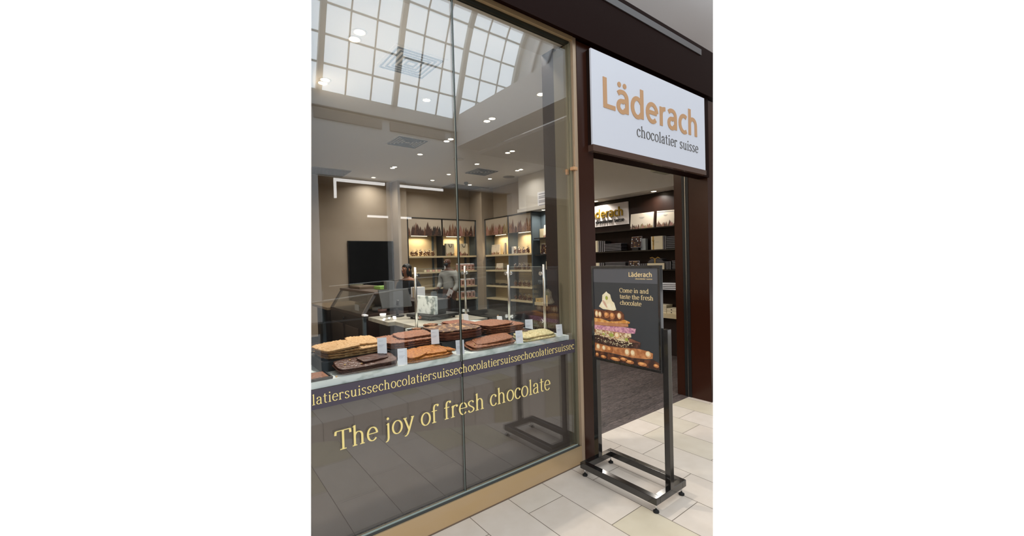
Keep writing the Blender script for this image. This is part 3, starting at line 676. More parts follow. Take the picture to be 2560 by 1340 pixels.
# ------------------------------------------------------------------ staff counter, scale, display case
mb = MB(); mb.box(1.62, 2.40, 1.29, 2.36, .945, .982); mb.box(1.55, 1.62, 1.78, 2.36, .945, .982)
tag(mb.build('serving_worktop', M_['marble2']), 'beige veined marble serving top behind the glass guard', 'worktop')
tag(box_obj('serving_cabinet', (1.66, 2.36, 1.33, 2.34, .003, .944), M_['brownd'], bev=.004), 'dark wooden staff cabinet under the serving top', 'cabinet')
r = empty('weighing_scale', (1.95, 1.75, .983), 'marble faced scale on a black base on the serving top', 'scale', rz=.2)
MB().box(-.19, .19, -.20, .20, .018, .05, bev=.006).build('platform_base', M_['blackm'], r)
for sx in (-.15, .15):
    for sy in (-.16, .16): MB().tube([(sx, sy, 0), (sx, sy, .018)], .014).build('foot', M_['rub'], r)
MB().box(-.10, -.06, -.16, .17, .05, .235, bev=.003).build('marble_panel', mat('bold_marble', 'e8edea', .2, col2='6f7a76', scale=14, detail=6, lo=.5, hi=.66), r)
MB().box(-.06, .05, -.16, .17, .05, .20, bev=.004).build('scale_body', M_['blackm'], r)
MB().box(.11, .16, .12, .16, .05, .26).build('display_pole', M_['greyc'], r)
r.location.x = 2.02
r = empty('till_display', (1.80, 2.15, .983), 'black till screen on an arm, tilted, left of the scale', 'screen')
MB().box(-.17, .17, -.01, .01, 0, .22, M=Matrix.Translation((0, 0, .10)) @ Matrix.Rotation(-.5, 4, 'X')).build('screen_panel', mat('dark_grey_plastic', '2b2d2d', .35), r)
MB().tube([(0, 0, .0), (0, .02, .10), (0, -.02, .18)], .014).build('arm', M_['blackm'], r); MB().tube([(0, 0, 0), (0, 0, .014)], .07, 20).build('base', M_['blackm'], r)
for i, (x, y, a, lb) in enumerate(((1.60, 1.95, .4, 'crumpled white paper strip left of the scale'), (1.70, 1.98, 1.2, 'folded receipt beside the scale'))):
    mb = MB(); pts = [(-.05, 0, .001), (-.02, .01, .02), (.02, -.005, .008), (.05, .01, .022)]
    for p, q in zip(pts, pts[1:]): mb.poly([(p[0], p[1]-.015, p[2]), (q[0], q[1]-.015, q[2]), (q[0], q[1]+.015, q[2]), (p[0], p[1]+.015, p[2])])
    o = mb.build('paper_strip', M_['card']); sm = o.modifiers.new('thick', 'SOLIDIFY'); sm.thickness = .0012; o.location = (x, y, .984); o.rotation_euler[2] = a; tag(o, lb, 'paper')
tag(MB().tube([(1.64, 2.16, .983), (1.64, 2.16, 1.03)], .03, 18, r2=.034).build('paper_cup', M_['card']), 'small white cup left of the scale', 'cup')
# display case along the counter
dc = empty('display_case', (1.58, 2.65, 0), 'dark wooden display case with slanted glass front left of the serving top', 'display case')
def D(o): return rel(o, dc)
D(box_obj('case_cabinet', (1.58, 2.15, 2.65, 4.00, .003, .945), M_['brownd'], bev=.003)); D(box_obj('case_floor', (1.58, 2.15, 2.65, 4.0, .946, .975), mat('case_wood', '3a2c24', .45)))
D(box_obj('case_top', (1.72, 2.15, 2.63, 4.02, 1.205, 1.235), mat('case_top_wood', '4a3a30', .4), bev=.003))
D(MB().prism([(1.582, 2.68, .985), (1.722, 2.68, 1.205), (1.728, 2.68, 1.205), (1.588, 2.68, .985)], (0, 1.29, 0)).build('slanted_glass', M_['case']))
for y in (2.645, 3.97): D(MB().prism([(1.575, y, .975), (1.72, y, 1.21), (1.76, y, 1.21), (1.615, y, .975)], (0, .03, 0)).build('slanted_bar', M_['alu']))
D(MB().box(1.575, 1.61, 2.60, 2.645, 0, .965, bev=.004).build('corner_post', M_['greyp'])); D(MB().box(1.57, 1.62, 2.56, 2.645, .965, .985, bev=.004).build('corner_cap', M_['card']))
D(box_obj('case_back', (2.10, 2.15, 2.66, 3.99, .965, 1.205), M_['brownd']))
D(box_obj('panel_frame', (1.572, 1.582, 2.80, 3.30, .15, .80), mat('inset_wood', '3a2c24', .4), bev=.003)); D(box_obj('panel_frame', (1.572, 1.582, 3.40, 3.90, .15, .80), MATS['inset_wood'], bev=.003))
D(MB().tube([(1.572, 3.35, .88), (1.560, 3.35, .88)], .018).build('knob', M_['blackm']))
for i, (y, w, hz, mt, lb) in enumerate(((3.75, .10, .07, 'creambox', 'round cream praline box inside the display case, leftmost'), (3.50, .12, .06, 'pinkbox', 'pinkish praline tin inside the display case'), (3.25, .10, .08, 'creambox', 'cream praline box in the middle of the display case'), (3.05, .11, .05, 'white', 'flat white praline box in the display case'), (2.86, .10, .04, 'pinkbox', 'small pinkish box at the right end of the display case'))):
    tag(MB().tube([(1.90, y, .966), (1.90, y, .966+hz)], w*.55, 20).build('praline_tin', M_[mt]), lb, 'tin')
tag(box_obj('case_card', (1.668, 1.672, 3.05, 3.20, .985, 1.06), M_['card']), 'small lettered notice standing inside the display case', 'notice')
tag(MB().box(1.95, 2.13, 3.05, 3.28, 1.236, 1.275, bev=.002).build('glove_box', M_['green']), 'green cardboard glove box on top of the display case', 'box')
tag(MB().box(1.80, 2.05, 3.40, 3.85, 1.236, 1.27, bev=.004).build('wrapping_tray', mat('tan_tray', '6a5a48', .6)), 'low tan tray on top of the display case', 'tray')
tag(MB().tube([(1.84, 3.92, 1.262), (1.98, 3.80, 1.262)], .026, 16).build('paper_roll', mat('olive_paper', '5a5a44', .6)), 'olive paper roll on the left of the display case top', 'roll')
tag(MB().box(1.98, 2.08, 2.90, 3.0, 1.236, 1.34, bev=.002).build('leaflet_holder', M_['greyc']), 'grey leaflet holder on the display case beside the green box', 'holder')
tb = empty('ribboned_box', (2.45, 3.0, 1.10), 'white gift box with brown ribbon on the counter behind the display case', 'gift box')
MB().box(-.07, .07, -.07, .07, 0, .14, bev=.002).build('box_body', M_['card'], tb); MB().box(-.072, .072, -.012, .012, 0, .142).build('ribbon', M_['ribbon'], tb)
tag(box_obj('rear_worktop', (2.16, 2.62, 2.42, 3.95, .003, 1.10), M_['brownd'], bev=.003), 'dark rear worktop behind the display case', 'worktop')
# left table with post
lt = empty('side_counter', (1.56, 4.3, 0), 'dark narrow side counter left of the display case', 'counter')
rel(box_obj('counter_body', (1.60, 2.1, 4.12, 4.85, .003, .93), M_['brownd']), lt); rel(box_obj('counter_top', (1.55, 2.15, 4.05, 4.95, .93, .965), mat('tan_top', '8a7860', .4)), lt); rel(box_obj('counter_leg', (1.555, 1.60, 4.35, 4.45, 0, .93), M_['greyp']), lt)

# ------------------------------------------------------------------ back wall: screen, shelving
s_ = empty('wall_screen', (3.2, 6.94, .9), 'large dark wall screen on the beige back wall', 'screen')
rel(box_obj('screen_case', (2.72, 3.73, 6.93, 6.964, .70, 2.09), M_['blackm'], bev=.004), s_); rel(box_obj('screen_glass', (2.735, 3.715, 6.925, 6.93, .715, 2.075), M_['screen']), s_)
struct('wall_pier', (3.74, 3.943, 6.63, 6.964, 0, 3.43), M_['wall'])
struct('wall_corner', (5.822, 6.184, 6.384, 6.964, 0, 3.43), M_['wall'])

CH = [mat('pic_choc_a', '4a3228', .5), mat('pic_choc_b', '6f4c3a', .5), mat('pic_choc_c', '8d6a52', .5), mat('pic_choc_d', '9c8a62', .5), mat('pic_choc_e', 'a87a70', .5), mat('pic_choc_f', '2b2421', .5)]
SKYP = mat('pic_sky', 'b7ab9a', .5)
def mountain(mb, O, X, W, H, seed, off, cols, n=26, scale=1.0):
    """printed picture of chocolate peaks in the plane O + X*u + z*v"""
    rr = random.Random(seed); O = Vector(O); X = Vector(X); N = Vector(off)
    for i in range(n):
        u = W*(i+.5)/n + rr.uniform(-.5, .5)*W/n; w = W/n*rr.uniform(1.2, 2.2); h = H*rr.uniform(.62, 1.05)*(.78 + .22*math.sin(i*1.3+seed)); mb.m(cols[rr.randrange(len(cols))])
        pts = [(u-w/2, 0), (u+w/2, 0), (u+w*.42, h*.45), (u+w*.2, h*.75), (u+rr.uniform(-.1, .15)*w, h), (u-w*.22, h*.7), (u-w*.45, h*.35)]
        pts = [(min(max(a, 0), W), b) for a, b in pts]; k = N*(1 + i*.12)
        mb.poly([tuple(O + X*a + Vector((0, 0, b)) + k) for a, b in pts])
        for _ in range(3):
            a = u + rr.uniform(-.25, .25)*w; b = h*rr.uniform(.08, .55); q = w*.12; a = min(max(a, q), W-q); mb.m(cols[rr.randrange(len(cols))])
            mb.poly([tuple(O + X*(a+q*c_) + Vector((0, 0, b+q*1.6*d_)) + k*1.05) for c_, d_ in ((-1, -1), (1, -.8), (.5, 1.2))])
SH = [(1.733, 1.692), (1.361, 1.324), (.982, .945), (.674, .636)]
# back unit x 4.10..6.02, depth y 6.62..6.96
bu = empty('shelving_unit', (5.05, 6.8, 0), 'cream shelving unit on the back wall with a picture of chocolate peaks along its top', 'shelf')
def Bk(o): return rel(o, bu)
YF = 6.66
Bk(box_obj('back_panel', (3.98, 5.80, 6.94, 6.963, .3, 2.213), M_['cream']))
for x in (3.965, 4.85, 5.80): Bk(box_obj('upright', (x-.018, x+.018, YF, 6.962, .0, 2.625), M_['greyp'] if x > 5.5 else M_['blackm']))
for x in (4.72, 5.64): Bk(box_obj('rear_post', (x-.02, x+.02, 6.90, 6.938, .3, 2.213), M_['greyp']))
for z1, z0 in SH: Bk(box_obj('shelf_board', (3.98, 5.80, YF-.02, 6.94, z0, z1), M_['shelf']))
Bk(box_obj('top_board', (3.945, 5.82, YF-.01, 6.962, 2.608, 2.628), M_['blackm'])); Bk(box_obj('picture_board', (3.985, 5.782, YF, YF+.02, 2.213, 2.608), SKYP))
mb = MB(); mountain(mb, (3.985, YF, 2.215), (1, 0, 0), .845, .37, 4, (0, -.001, 0), [CH[0], CH[1], CH[5], CH[0]], 15); mountain(mb, (4.87, YF, 2.215), (1, 0, 0), .91, .37, 9, (0, -.001, 0), [CH[1], CH[2], CH[4], CH[0]], 15); Bk(mb.build('peaks_picture'))
for x in (4.32, 5.25):
    Bk(box_obj('shelf_lamp', (x-.20, x+.20, 6.80, 6.83, 2.203, 2.211), M_['warm']))
# right wall unit y 4.93..6.80
ru = empty('shelving_unit', (6.0, 5.9, 0), 'cream shelving unit on the right wall, peaks picture along its top', 'shelf')
def Rk(o): return rel(o, ru)
XF = 5.90
Rk(box_obj('back_panel', (6.16, 6.183, 4.60, 6.36, .3, 2.213), M_['cream']))
for y in (4.60, 5.42, 6.36): Rk(box_obj('upright', (XF, 6.183, y-.02, y+.02, 0, 2.625), M_['greyp']))
for y in (4.80, 5.66): Rk(box_obj('rear_post', (6.12, 6.158, y-.02, y+.02, .3, 2.213), M_['greyp']))
for z1, z0 in SH: Rk(box_obj('shelf_board', (XF-.02, 6.16, 4.61, 6.35, z0, z1), M_['shelf']))
Rk(box_obj('top_board', (XF-.01, 6.183, 4.58, 6.38, 2.608, 2.628), M_['blackm'])); Rk(box_obj('picture_board', (XF, XF+.02, 4.618, 6.342, 2.213, 2.608), SKYP))
mb = MB(); mountain(mb, (XF, 6.34, 2.215), (0, -1, 0), .90, .37, 14, (-.001, 0, 0), [CH[1], CH[3], CH[4], CH[2], CH[1]], 15); mountain(mb, (XF, 5.40, 2.215), (0, -1, 0), .78, .375, 19, (-.001, 0, 0), [CH[0], CH[1], CH[2]], 13); Rk(mb.build('peaks_picture'))
for y in (5.0, 5.9): Rk(box_obj('shelf_lamp', (6.02, 6.05, y-.20, y+.20, 2.203, 2.211), M_['warm']))

Bk(box_obj('base_cabinet', (3.965, 5.80, 6.70, 6.94, .003, .60), M_['blackm'])); Rk(box_obj('base_cabinet', (5.94, 6.16, 4.61, 6.35, .003, .60), M_['blackm']))
def wash(x, y, par, dx, dy):
    ld = bpy.data.lights.new('shelf_wash', 'AREA'); ld.shape = 'RECTANGLE'; ld.size = .4 if dx else .05; ld.size_y = .05 if dx else .4; ld.energy = 3.2; ld.color = (1, .82, .56); ld.spread = 2.6
    lo = bpy.data.objects.new('shelf_lamp_light', ld); COL.objects.link(lo); lo.location = (x, y, 2.2); rel(lo, par)
for x in (4.32, 5.25): wash(x, 6.815, bu, 1, 0)
for y in (5.0, 5.9): wash(6.035, y, ru, 0, 1)
# products ----------------------------------------------------------------
def paper_bag(x, y, z, w, h, rz, seed, label, mirror=False):
    r = empty('paper_bag', (x, y, z), label, 'bag', 'printed paper carrier bags', rz)
    bb = MB().box(-w/2, w/2, -.05, .05, 0, h, bev=.002).build('bag_body', M_['creambox'], r)
    mb = MB(); mountain(mb, (-w/2, -.0505, .002), (1, 0, 0), w, h*.42, seed, (0, -.0006, 0), CH[:5], 9); mb.build('printed_peaks', None, bb)
    pts = [(-w*.2, -.055, h*.97)] + [(-w*.2*math.cos(PI*k/8), -.060, h*.97 - h*.26*math.sin(PI*k/8)) for k in range(1, 8)] + [(w*.2, -.055, h*.97)]
    MB().tube(pts, .006, 8).build('handle', M_['blackm'], r)
    return r
paper_bag(5.09, 6.76, 1.734, .22, .30, 0, 3, 'printed paper bag left of the pane joint on the back shelves'); paper_bag(5.47, 6.76, 1.734, .24, .30, 0, 7, 'printed paper bag right of the pane joint on the back shelves')
tag(MB().box(4.88, 4.95, 6.72, 6.88, 1.734, 1.99, bev=.002).build('tall_box', M_['blackm']), 'tall black box beside the left paper bag', 'box')
rnd = random.Random(4)
# bags of truffles on back shelf: body, tie
def sweet_bag(mt='clusters', big=1.0):
    r = bpy.data.objects.new('truffle_bag', None); COL.objects.link(r); r.empty_display_size = .02
    mb = MB(); mb.m(M_[mt])
    rr = random.Random(2)
    for k in range(22): mb.ell((rr.uniform(-.034, .034)*big, rr.uniform(-.026, .026)*big, (.012 + rr.uniform(0, .07))*big), .013*big, .012*big, .011*big, 7, 5)
    mb.build('chocolates', None, r)
    MB().tube([(0, 0, .078*big), (0, 0, .098*big), (.006, 0, .13*big)], [.034*big, .008*big, .028*big], 10, cap=False).build('gathered_neck', M_['cello'], r)
    mb = MB(); mb.ell((-.016*big, -.012*big, .10*big), .015*big, .005*big, .008*big, 8, 6); mb.ell((.016*big, -.012*big, .10*big), .015*big, .005*big, .008*big, 8, 6); mb.build('bow', mat('copper_bow', 'c9b49c', .2, .9), r)
    return r
pb_ = sweet_bag(); bag_spots = []
for i in range(6): bag_spots.append((4.10 + i*.105, 6.74, 1.734, 1.15, 'back shelves, left bay, %s' % ['first from the left', 'second from the left', 'third from the left', 'third from the right', 'second from the right', 'rightmost'][i]))
for j, (z, nm) in enumerate(((1.734, 'upper'), (1.362, 'middle'), (.983, 'lower'), (.675, 'lowest'))):
    for i in range(8):
        bag_spots.append((5.95 + (i % 2)*.07, 5.26 - i*.078, z, 1.05, 'right wall shelves, %s board, %s' % (nm, ['leftmost', 'second from left', 'third from left', 'fourth from left', 'fourth from right', 'third from right', 'second from right', 'rightmost'][i])))
first = True
src_kids = [k for k in bpy.data.objects if k.parent == pb_]
KIDS['truffle_bag'] = src_kids
for i, (x, y, z, s, where) in enumerate(bag_spots):
    if first: o = pb_; first = False
    else:
        o = pb_.copy(); COL.objects.link(o)
        for ch in src_kids:
            c = ch.copy(); COL.objects.link(c); c.parent = o
    o.location = (x, y, z); o.scale = (s, s, s*(1 + .2*((i*7) % 5)/5)); o.rotation_euler[2] = (i*1.7) % 6.28
    tag(o, 'tied bag of chocolates, ' + where, 'bag of sweets', 'bow tied chocolate bags')
# pink boxes on the back unit right bay
def pink_box(x, y, z, label):
    r = empty('pink_carton', (x, y, z), label, 'carton', 'pink chocolate cartons')
    MB().box(-.045, .045, -.04, .04, 0, .15, bev=.002).build('carton', M_['pinkbox'], r); MB().box(-.026, .026, -.042, -.040, .03, .12).build('carton_window', CH[1], r); MB().prism([(-.045, -.04, .15), (.045, -.04, .15), (.045, 0, .175), (-.045, 0, .175)], (0, .04, -.0)).build('gable_top', M_['card'], r)
n_ = 0
for j, (z, nm) in enumerate(((1.362, 'upper'), (.983, 'middle'), (.675, 'lower'))):
    for i, x in enumerate((5.31, 5.41, 5.51, 5.61, 5.72)):
        pink_box(x, 6.74, z, 'pink carton on the back shelves, %s board, %s' % (nm, ['leftmost', 'second from the left', 'middle', 'second from the right', 'rightmost'][i]))
for i in range(7):
    x = 4.40 + i*.072
    tag(MB().box(x-.03, x+.03, 6.70, 6.80, 1.362, 1.41, bev=.002).build('small_box', M_['pinkbox'] if i % 2 else M_['creambox']), 'small low box on the back shelves behind the woman, %s' % ['first from left', 'second from left', 'third from left', 'middle one', 'third from right', 'second from right', 'last on the right'][i], 'box', 'small low boxes')
tag(MB().box(4.90, 4.98, 6.68, 6.78, 1.362, 1.53, bev=.002).build('white_carton', M_['card']), 'white carton on the back shelves left of the bald man', 'carton')
# right unit left bay: gift boxes
def tent_box(x, y, z, w, h, rz, seed, label, lean=.12):
    """a leaning gift box with a printed front (local -y is its face)"""
    r = empty('gift_box', (x, y, z), label, 'gift box', 'gift boxes with printed peaks', rz)
    R = Matrix.Rotation(-lean, 4, 'X')
    bb = MB().box(-w/2, w/2, 0, .02, 0, h, bev=.0015, M=R).build('box_body', mat('cream_gloss', 'e6dbc8', .35), r)
    mb = MB(); mountain(mb, (-w/2+.002, -.0008, .004), (1, 0, 0), w-.004, h*.42, seed, (0, -.0005, 0), CH[:5], 14); o = mb.build('printed_peaks', None, bb); o.matrix_local = R
    mb = MB(); mb.box(-w*.12, w*.12, -.0012, -.0004, h*.72, h*.735, M=R); mb.box(-w*.07, w*.07, -.0012, -.0004, h*.66, h*.67, M=R); mb.build('small_print', M_['ink'], bb)
    MB().prism([(-w/2+.004, h*.02+.20*h, 0), (-w/2+.010, h*.02+.20*h, 0), (-w/2+.010, .03+h*.11, h*.92), (-w/2+.004, .03+h*.11, h*.92)], (w-.02, 0, 0)).build('easel_back', M_['card'], r)
    return r
tent_box(5.98, 6.08, 1.734, .34, .25, -PI/2, 21, 'printed gift box on the right wall shelves, left bay'); tent_box(5.97, 5.72, 1.734, .22, .27, -PI/2-.5, 22, 'angled printed gift box next to it, half turned away')
tent_box(6.0, 5.95, 1.362, .26, .16, -PI/2, 23, 'leaning gift box on the board below in the left bay')
tag(MB().box(5.95, 6.03, 5.30, 5.38, 1.734, 1.90, bev=.002).build('small_stand_box', M_['white']), 'grey white box at the left of the truffle bags', 'box')
for i in range(5):
    tag(MB().box(5.95, 6.08, 6.20 - i*.13, 6.30 - i*.13, .983, 1.02 + .01*(i % 2), bev=.002).build('black_box', M_['blackm']), 'small black box on the right wall shelves, lower left bay, %s' % ['leftmost', 'second', 'middle', 'fourth', 'rightmost'][i], 'box', 'small black boxes')

# ------------------------------------------------------------------ dark wooden shelf wall seen through the door
wu = empty('wooden_shelf_wall', (6.1, 3, 0), 'dark wooden shelf wall at the entrance side with black ledges', 'shelf')
def Wk(o): return rel(o, wu)
Wk(MB().box(6.15, 6.184, .3, 4.28, 0, 2.628).build('wood_panel', M_['brownd'], clip=True)); Wk(MB().box(6.15, 6.184, 4.28, 4.57, 0, 2.628).build('grey_panel', M_['greyp']))
for z in (2.045, 1.685, 1.365, 1.035):
    Wk(MB().box(5.93, 6.15, .3, 4.56, z-.018, z).build('ledge', M_['black'], clip=True))
Wk(MB().box(5.90, 6.15, .3, 4.56, .60, .665).build('white_ledge', M_['shelf'], clip=True)); Wk(MB().box(5.98, 6.15, .3, 4.56, .003, .60).build('base_cabinet', mat('plinth_wood', '241610', .45), clip=True))
Wk(box_obj('cream_niche', (6.10, 6.149, 4.38, 4.56, 1.72, 2.25), M_['cream']))
# wall sign
ws = empty('wall_sign', (6.14, 3.1, 2.162), 'white wall sign with raised gold name above the entrance shelves', 'sign')
rel(box_obj('sign_board', (6.125, 6.149, 2.262, 4.05, 2.162, 2.558), mat('sign_board_white', 'd8d0cc', .5)), ws)
_, wn_ = text_polys('Läderach', False); _, wd_ = text_polys('derach', False)
wtot = (2.985 - 2.352) * wn_ / wd_
rel(text_mesh('Läderach', 'letter', mat('brass_letters', 'b08f35', .25, .8), None, (6.1245, 2.352 + wtot, 2.322), (0, -1, 0), (0, 0, 1), wtot, .158, serif=False, depth=.022, stroke=.11), ws)
rel(text_mesh('chocolatier suisse', 'small_letter', M_['blackm'], None, (6.1245, 2.985, 2.222), (0, -1, 0), (0, 0, 1), .64, .062, depth=.016, thick=.1, thin=.045, track=.02), ws)
tent_box(6.0, 1.918, 2.046, .44, .265, -PI/2, 31, 'wide gift box with printed peaks next to the white wall sign')
tent_box(6.0, 1.475, 2.046, .27, .27, -PI/2+.35, 32, 'open easel gift box at the right of the top ledge', .25)
def flat_box(x0, x1, y0, y1, z, h, label, group='black and white flat chocolate boxes'):
    r = empty('flat_box', ((x0+x1)/2, (y0+y1)/2, z), label, 'chocolate box', group)
    rel(MB().box(x0, x1, y0, y1, z, z+h*.85, bev=.001).build('box_base', M_['blackm']), r); rel(MB().box(x0-.001, x1, y0-.001, y1+.001, z+h*.85, z+h).build('box_lid', M_['stripew']), r)
def flat_pile(x0, x1, y0, y1, z, n, h, where):
    for k in range(n): flat_box(x0, x1, y0 + .006*((k*3) % 2), y1 - .005*(k % 2), z + k*h, h, 'flat striped box %s, %s' % (where, ORD[n-1-k]))
def up_box(x0, x1, y, z, w, h, label, mt='blackm', edge='stripew'):
    r = empty('upright_box', ((x0+x1)/2, y, z), label, 'chocolate box', 'upright black and white boxes')
    rel(MB().box(x0, x1, y-w/2, y+w/2*.5, z, z+h, bev=.001).build('box_body', M_[mt]), r); rel(MB().box(x0-.001, x1, y+w/2*.5, y+w/2, z, z+h).build('box_edge', M_[edge]), r)
PLC = ['first', 'second', 'third', 'fourth', 'fifth', 'sixth', 'seventh', 'eighth']
Z2, Z3, Z4 = 1.686, 1.366, 1.036
tag(MB().box(5.98, 6.10, 2.84, 3.02, Z2, Z2+.21, bev=.002).build('cream_box', M_['creambox']), 'cream box beside the left door column on the second ledge', 'chocolate box')
for i in range(4): up_box(5.98, 6.12, 2.80 - i*.042, Z2, .036, .20 if i < 3 else .195, 'upright box on the second ledge right of the cream box, %s' % PLC[i])
flat_pile(5.96, 6.13, 2.30, 2.66, Z2, 5, .027, 'on the second ledge left of the praline selection')
sel = empty('praline_selection', (6.0, 2.03, Z2), 'open praline selection box leaning on the second ledge', 'chocolate box')
R = Matrix.Translation((6.0, 2.03, Z2+.05)) @ Matrix.Rotation(.18, 4, 'Y')
def praline(root, R, w, h, nx, nz, seed):
    rel(MB().box(-.0, .02, -w/2, w/2, 0, h, bev=.002, M=R).build('box_body', M_['stripew']), root)
    mb = MB(); rr = random.Random(seed); ms = [M_['dark_choc'], M_['milk_choc'], M_['milk_choc'], M_['caramel_white'], M_['dark_choc']]
    for i in range(nx):
        for j in range(nz):
            mb.m(ms[rr.randrange(5)] if rr.random() > .12 else M_['card'])
            p = R @ Vector((-.003, -w/2 + w*(i+.5)/nx, h*(j+.5)/nz)); mb.ell(p, .006, w/nx*.40, h/nz*.40, 8, 6)
    rel(mb.build('pralines'), root)
    rel(MB().box(-.004, -.001, -w/2+.006, w/2-.006, .006, h-.006, M=R).build('tray_insert', M_['brownd']), root)
praline(sel, R, .20, .19, 7, 6, 3); rel(box_obj('stand', (5.98, 6.05, 1.97, 2.09, Z2, Z2+.05), M_['blackm']), sel)
tag(MB().box(6.03, 6.10, 1.86, 1.955, Z2, Z2+.195, bev=.002).build('grey_box', mat('pale_grey_box', '9aa0a2', .5)), 'pale grey box behind the praline selection', 'chocolate box')
cb = empty('ribboned_box', (6.0, 1.60, Z2), 'cream gift box with a gold ribbon on the second ledge', 'gift box')
rel(MB().box(5.97, 6.09, 1.505, 1.715, Z2, Z2+.215, bev=.002).build('box_body', M_['creambox']), cb)
rel(MB().box(5.966, 5.97, 1.665, 1.685, Z2, Z2+.215).ell((5.962, 1.675, Z2+.15), .006, .016, .02, 8, 6).ell((5.962, 1.675, Z2+.10), .005, .010, .03, 8, 6).build('ribbon', M_['ribbon']), cb)
rel(MB().box(5.9685, 5.97, 1.57, 1.635, Z2+.118, Z2+.122).build('small_print', M_['ink']), cb)
for i in range(2): up_box(5.98, 6.1, 1.485 - i*.03, Z2, .028, .21, 'upright dark box right of the ribboned cream box, %s' % PLC[i])
flat_pile(5.96, 6.13, 1.15, 1.435, Z2, 7, .0275, 'at the right end of the second ledge')
tag(MB().box(5.98, 6.10, 2.82, 3.02, Z3, Z3+.12, bev=.002).build('cream_box', M_['creambox']), 'low cream box on the third ledge beside the door column', 'chocolate box')
for i in range(3): up_box(5.98, 6.12, 2.79 - i*.042, Z3, .036, .12, 'upright box on the third ledge by the cream box, %s' % PLC[i])
flat_pile(5.96, 6.13, 2.22, 2.66, Z3, 5, .025, 'on the third ledge above the poster')
s3 = empty('praline_selection', (6.0, 2.09, Z3), 'praline selection box leaning on the third ledge', 'chocolate box'); praline(s3, Matrix.Translation((6.0, 2.09, Z3+.01)) @ Matrix.Rotation(.2, 4, 'Y'), .21, .135, 7, 4, 8)
for i in range(5): up_box(5.98, 6.12, 1.93 - i*.038, Z3, .032, .095, 'low upright box on the third ledge, %s from the left' % PLC[i])
pile = [(1.50, 1.80, .022), (1.51, 1.77, .022), (1.53, 1.75, .020)]
tag(MB().box(5.96, 6.12, 1.48, 1.79, Z3, Z3+.10, bev=.002).build('cream_box', M_['creambox']), 'cream box under the ribboned pile', 'chocolate box')
for i, (a, b, h) in enumerate(((1.49, 1.78, .022), (1.51, 1.76, .022), (1.53, 1.73, .022))): flat_box(5.97, 6.11, a, b, Z3+.101 + i*.0225, .022, 'flat box in the ribboned pile, %s' % ['lowest', 'middle', 'topmost'][i])
tag(MB().box(5.966, 5.969, 1.64, 1.66, Z3+.10, Z3+.17).tube([(5.98, 1.65, Z3+.17), (5.97, 1.60, Z3+.195), (5.97, 1.56, Z3+.18)], .006, 8).tube([(5.98, 1.65, Z3+.17), (5.97, 1.70, Z3+.195), (5.97, 1.74, Z3+.185)], .006, 8).build('gold_ribbon', M_['ribbon']), 'gold ribbon bow tied round the small pile', 'ribbon')
for i in range(5): up_box(5.98, 6.12, 1.475 - i*.024, Z3, .02, .125 , 'thin upright box on the third ledge right of the pile, %s' % PLC[i])
flat_pile(5.96, 6.13, 1.13, 1.345, Z3, 5, .026, 'at the right end of the third ledge')
for k in range(4):
    r = empty('flat_box', (6.03, 1.40, Z4 + k*.028), 'white banded box behind the poster frame, %s' % ORD[3-k], 'chocolate box', 'white banded boxes')
    rel(MB().box(5.95, 6.12, 1.15, 1.58, Z4+k*.028, Z4+.009+k*.028).build('box_base', M_['blackm']), r); rel(MB().box(5.949, 6.12, 1.149, 1.58, Z4+.009+k*.028, Z4+.027+k*.028).build('box_lid', M_['card']), r)
for k in range(4):
    tag(MB().box(5.94, 6.12, 1.445, 1.70, .666+k*.034, .697+k*.034, bev=.002).build('kraft_box', M_['creambox']), 'cream flat box on the white ledge, left pile, %s' % ORD[3-k], 'chocolate box', 'cream flat boxes')
for k in range(2):
    r = empty('kraft_box', (6.0, 1.30, .666+k*.045), 'cream drawer box with a dark knob on the white ledge, %s' % ['lower', 'upper'][k], 'chocolate box', 'cream drawer boxes')
    rel(MB().box(5.94, 6.12, 1.16, 1.438, .666+k*.045, .709+k*.045, bev=.002).build('box_body', M_['creambox']), r); rel(MB().ell((5.937, 1.36, .688+k*.045), .006, .009, .009, 8, 6).build('knob', M_['blackm']), r)
# part of the shelf wall seen through the window glass
tent_box(6.0, 4.20, 2.046, .28, .27, -PI/2, 41, 'printed gift box on the top ledge, seen through the window')
s4 = empty('praline_selection', (6.0, 4.33, Z2), 'dark praline box leaning on a ledge, seen through the window', 'chocolate box'); praline(s4, Matrix.Translation((5.99, 4.33, Z2+.01)) @ Matrix.Rotation(.2, 4, 'Y'), .20, .22, 6, 6, 9)
up_box(5.98, 6.1, 4.17, Z2, .05, .21, 'upright box beside the dark praline box seen through the window', 'blackm', 'card')
tag(MB().box(5.95, 6.12, 4.08, 4.22, Z3, Z3+.17, bev=.002).build('cream_box', M_['creambox']), 'cream box on the third ledge seen past the last guard post', 'chocolate box')
tag(MB().box(5.95, 6.12, 4.06, 4.18, Z4, Z4+.14, bev=.002).build('cream_box', M_['creambox']), 'cream box on the fourth ledge seen past the last guard post', 'chocolate box')
for k, (a, b, z) in enumerate(((4.40, 4.56, .666), (4.06, 4.22, .666), (4.06, 4.22, .747))):
    r = empty('kraft_box', (6.0, (a+b)/2, z), 'kraft drawer box seen through the window, %s' % ['single one left of the last post', 'lower one right of the post', 'upper one right of the post'][k], 'chocolate box', 'kraft drawer boxes')
    rel(MB().box(5.93, 6.1, a, b, z, z+.078, bev=.002).build('box_body', mat('kraft_card', 'c8a86a', .5)), r); rel(MB().ell((5.927, (a+b)/2, z+.04), .006, .01, .01, 8, 6).build('knob', M_['blackm']), r)
for i in range(4): tag(MB().tube([(6.02, 4.53-i*.06, Z4+.001), (6.02, 4.53-i*.06, Z4+.10)], .025, 12).build('jar', M_['greyp']), 'dark jar on the fourth ledge seen through the window, %s' % PLC[i], 'jar', 'dark jars on the ledge')

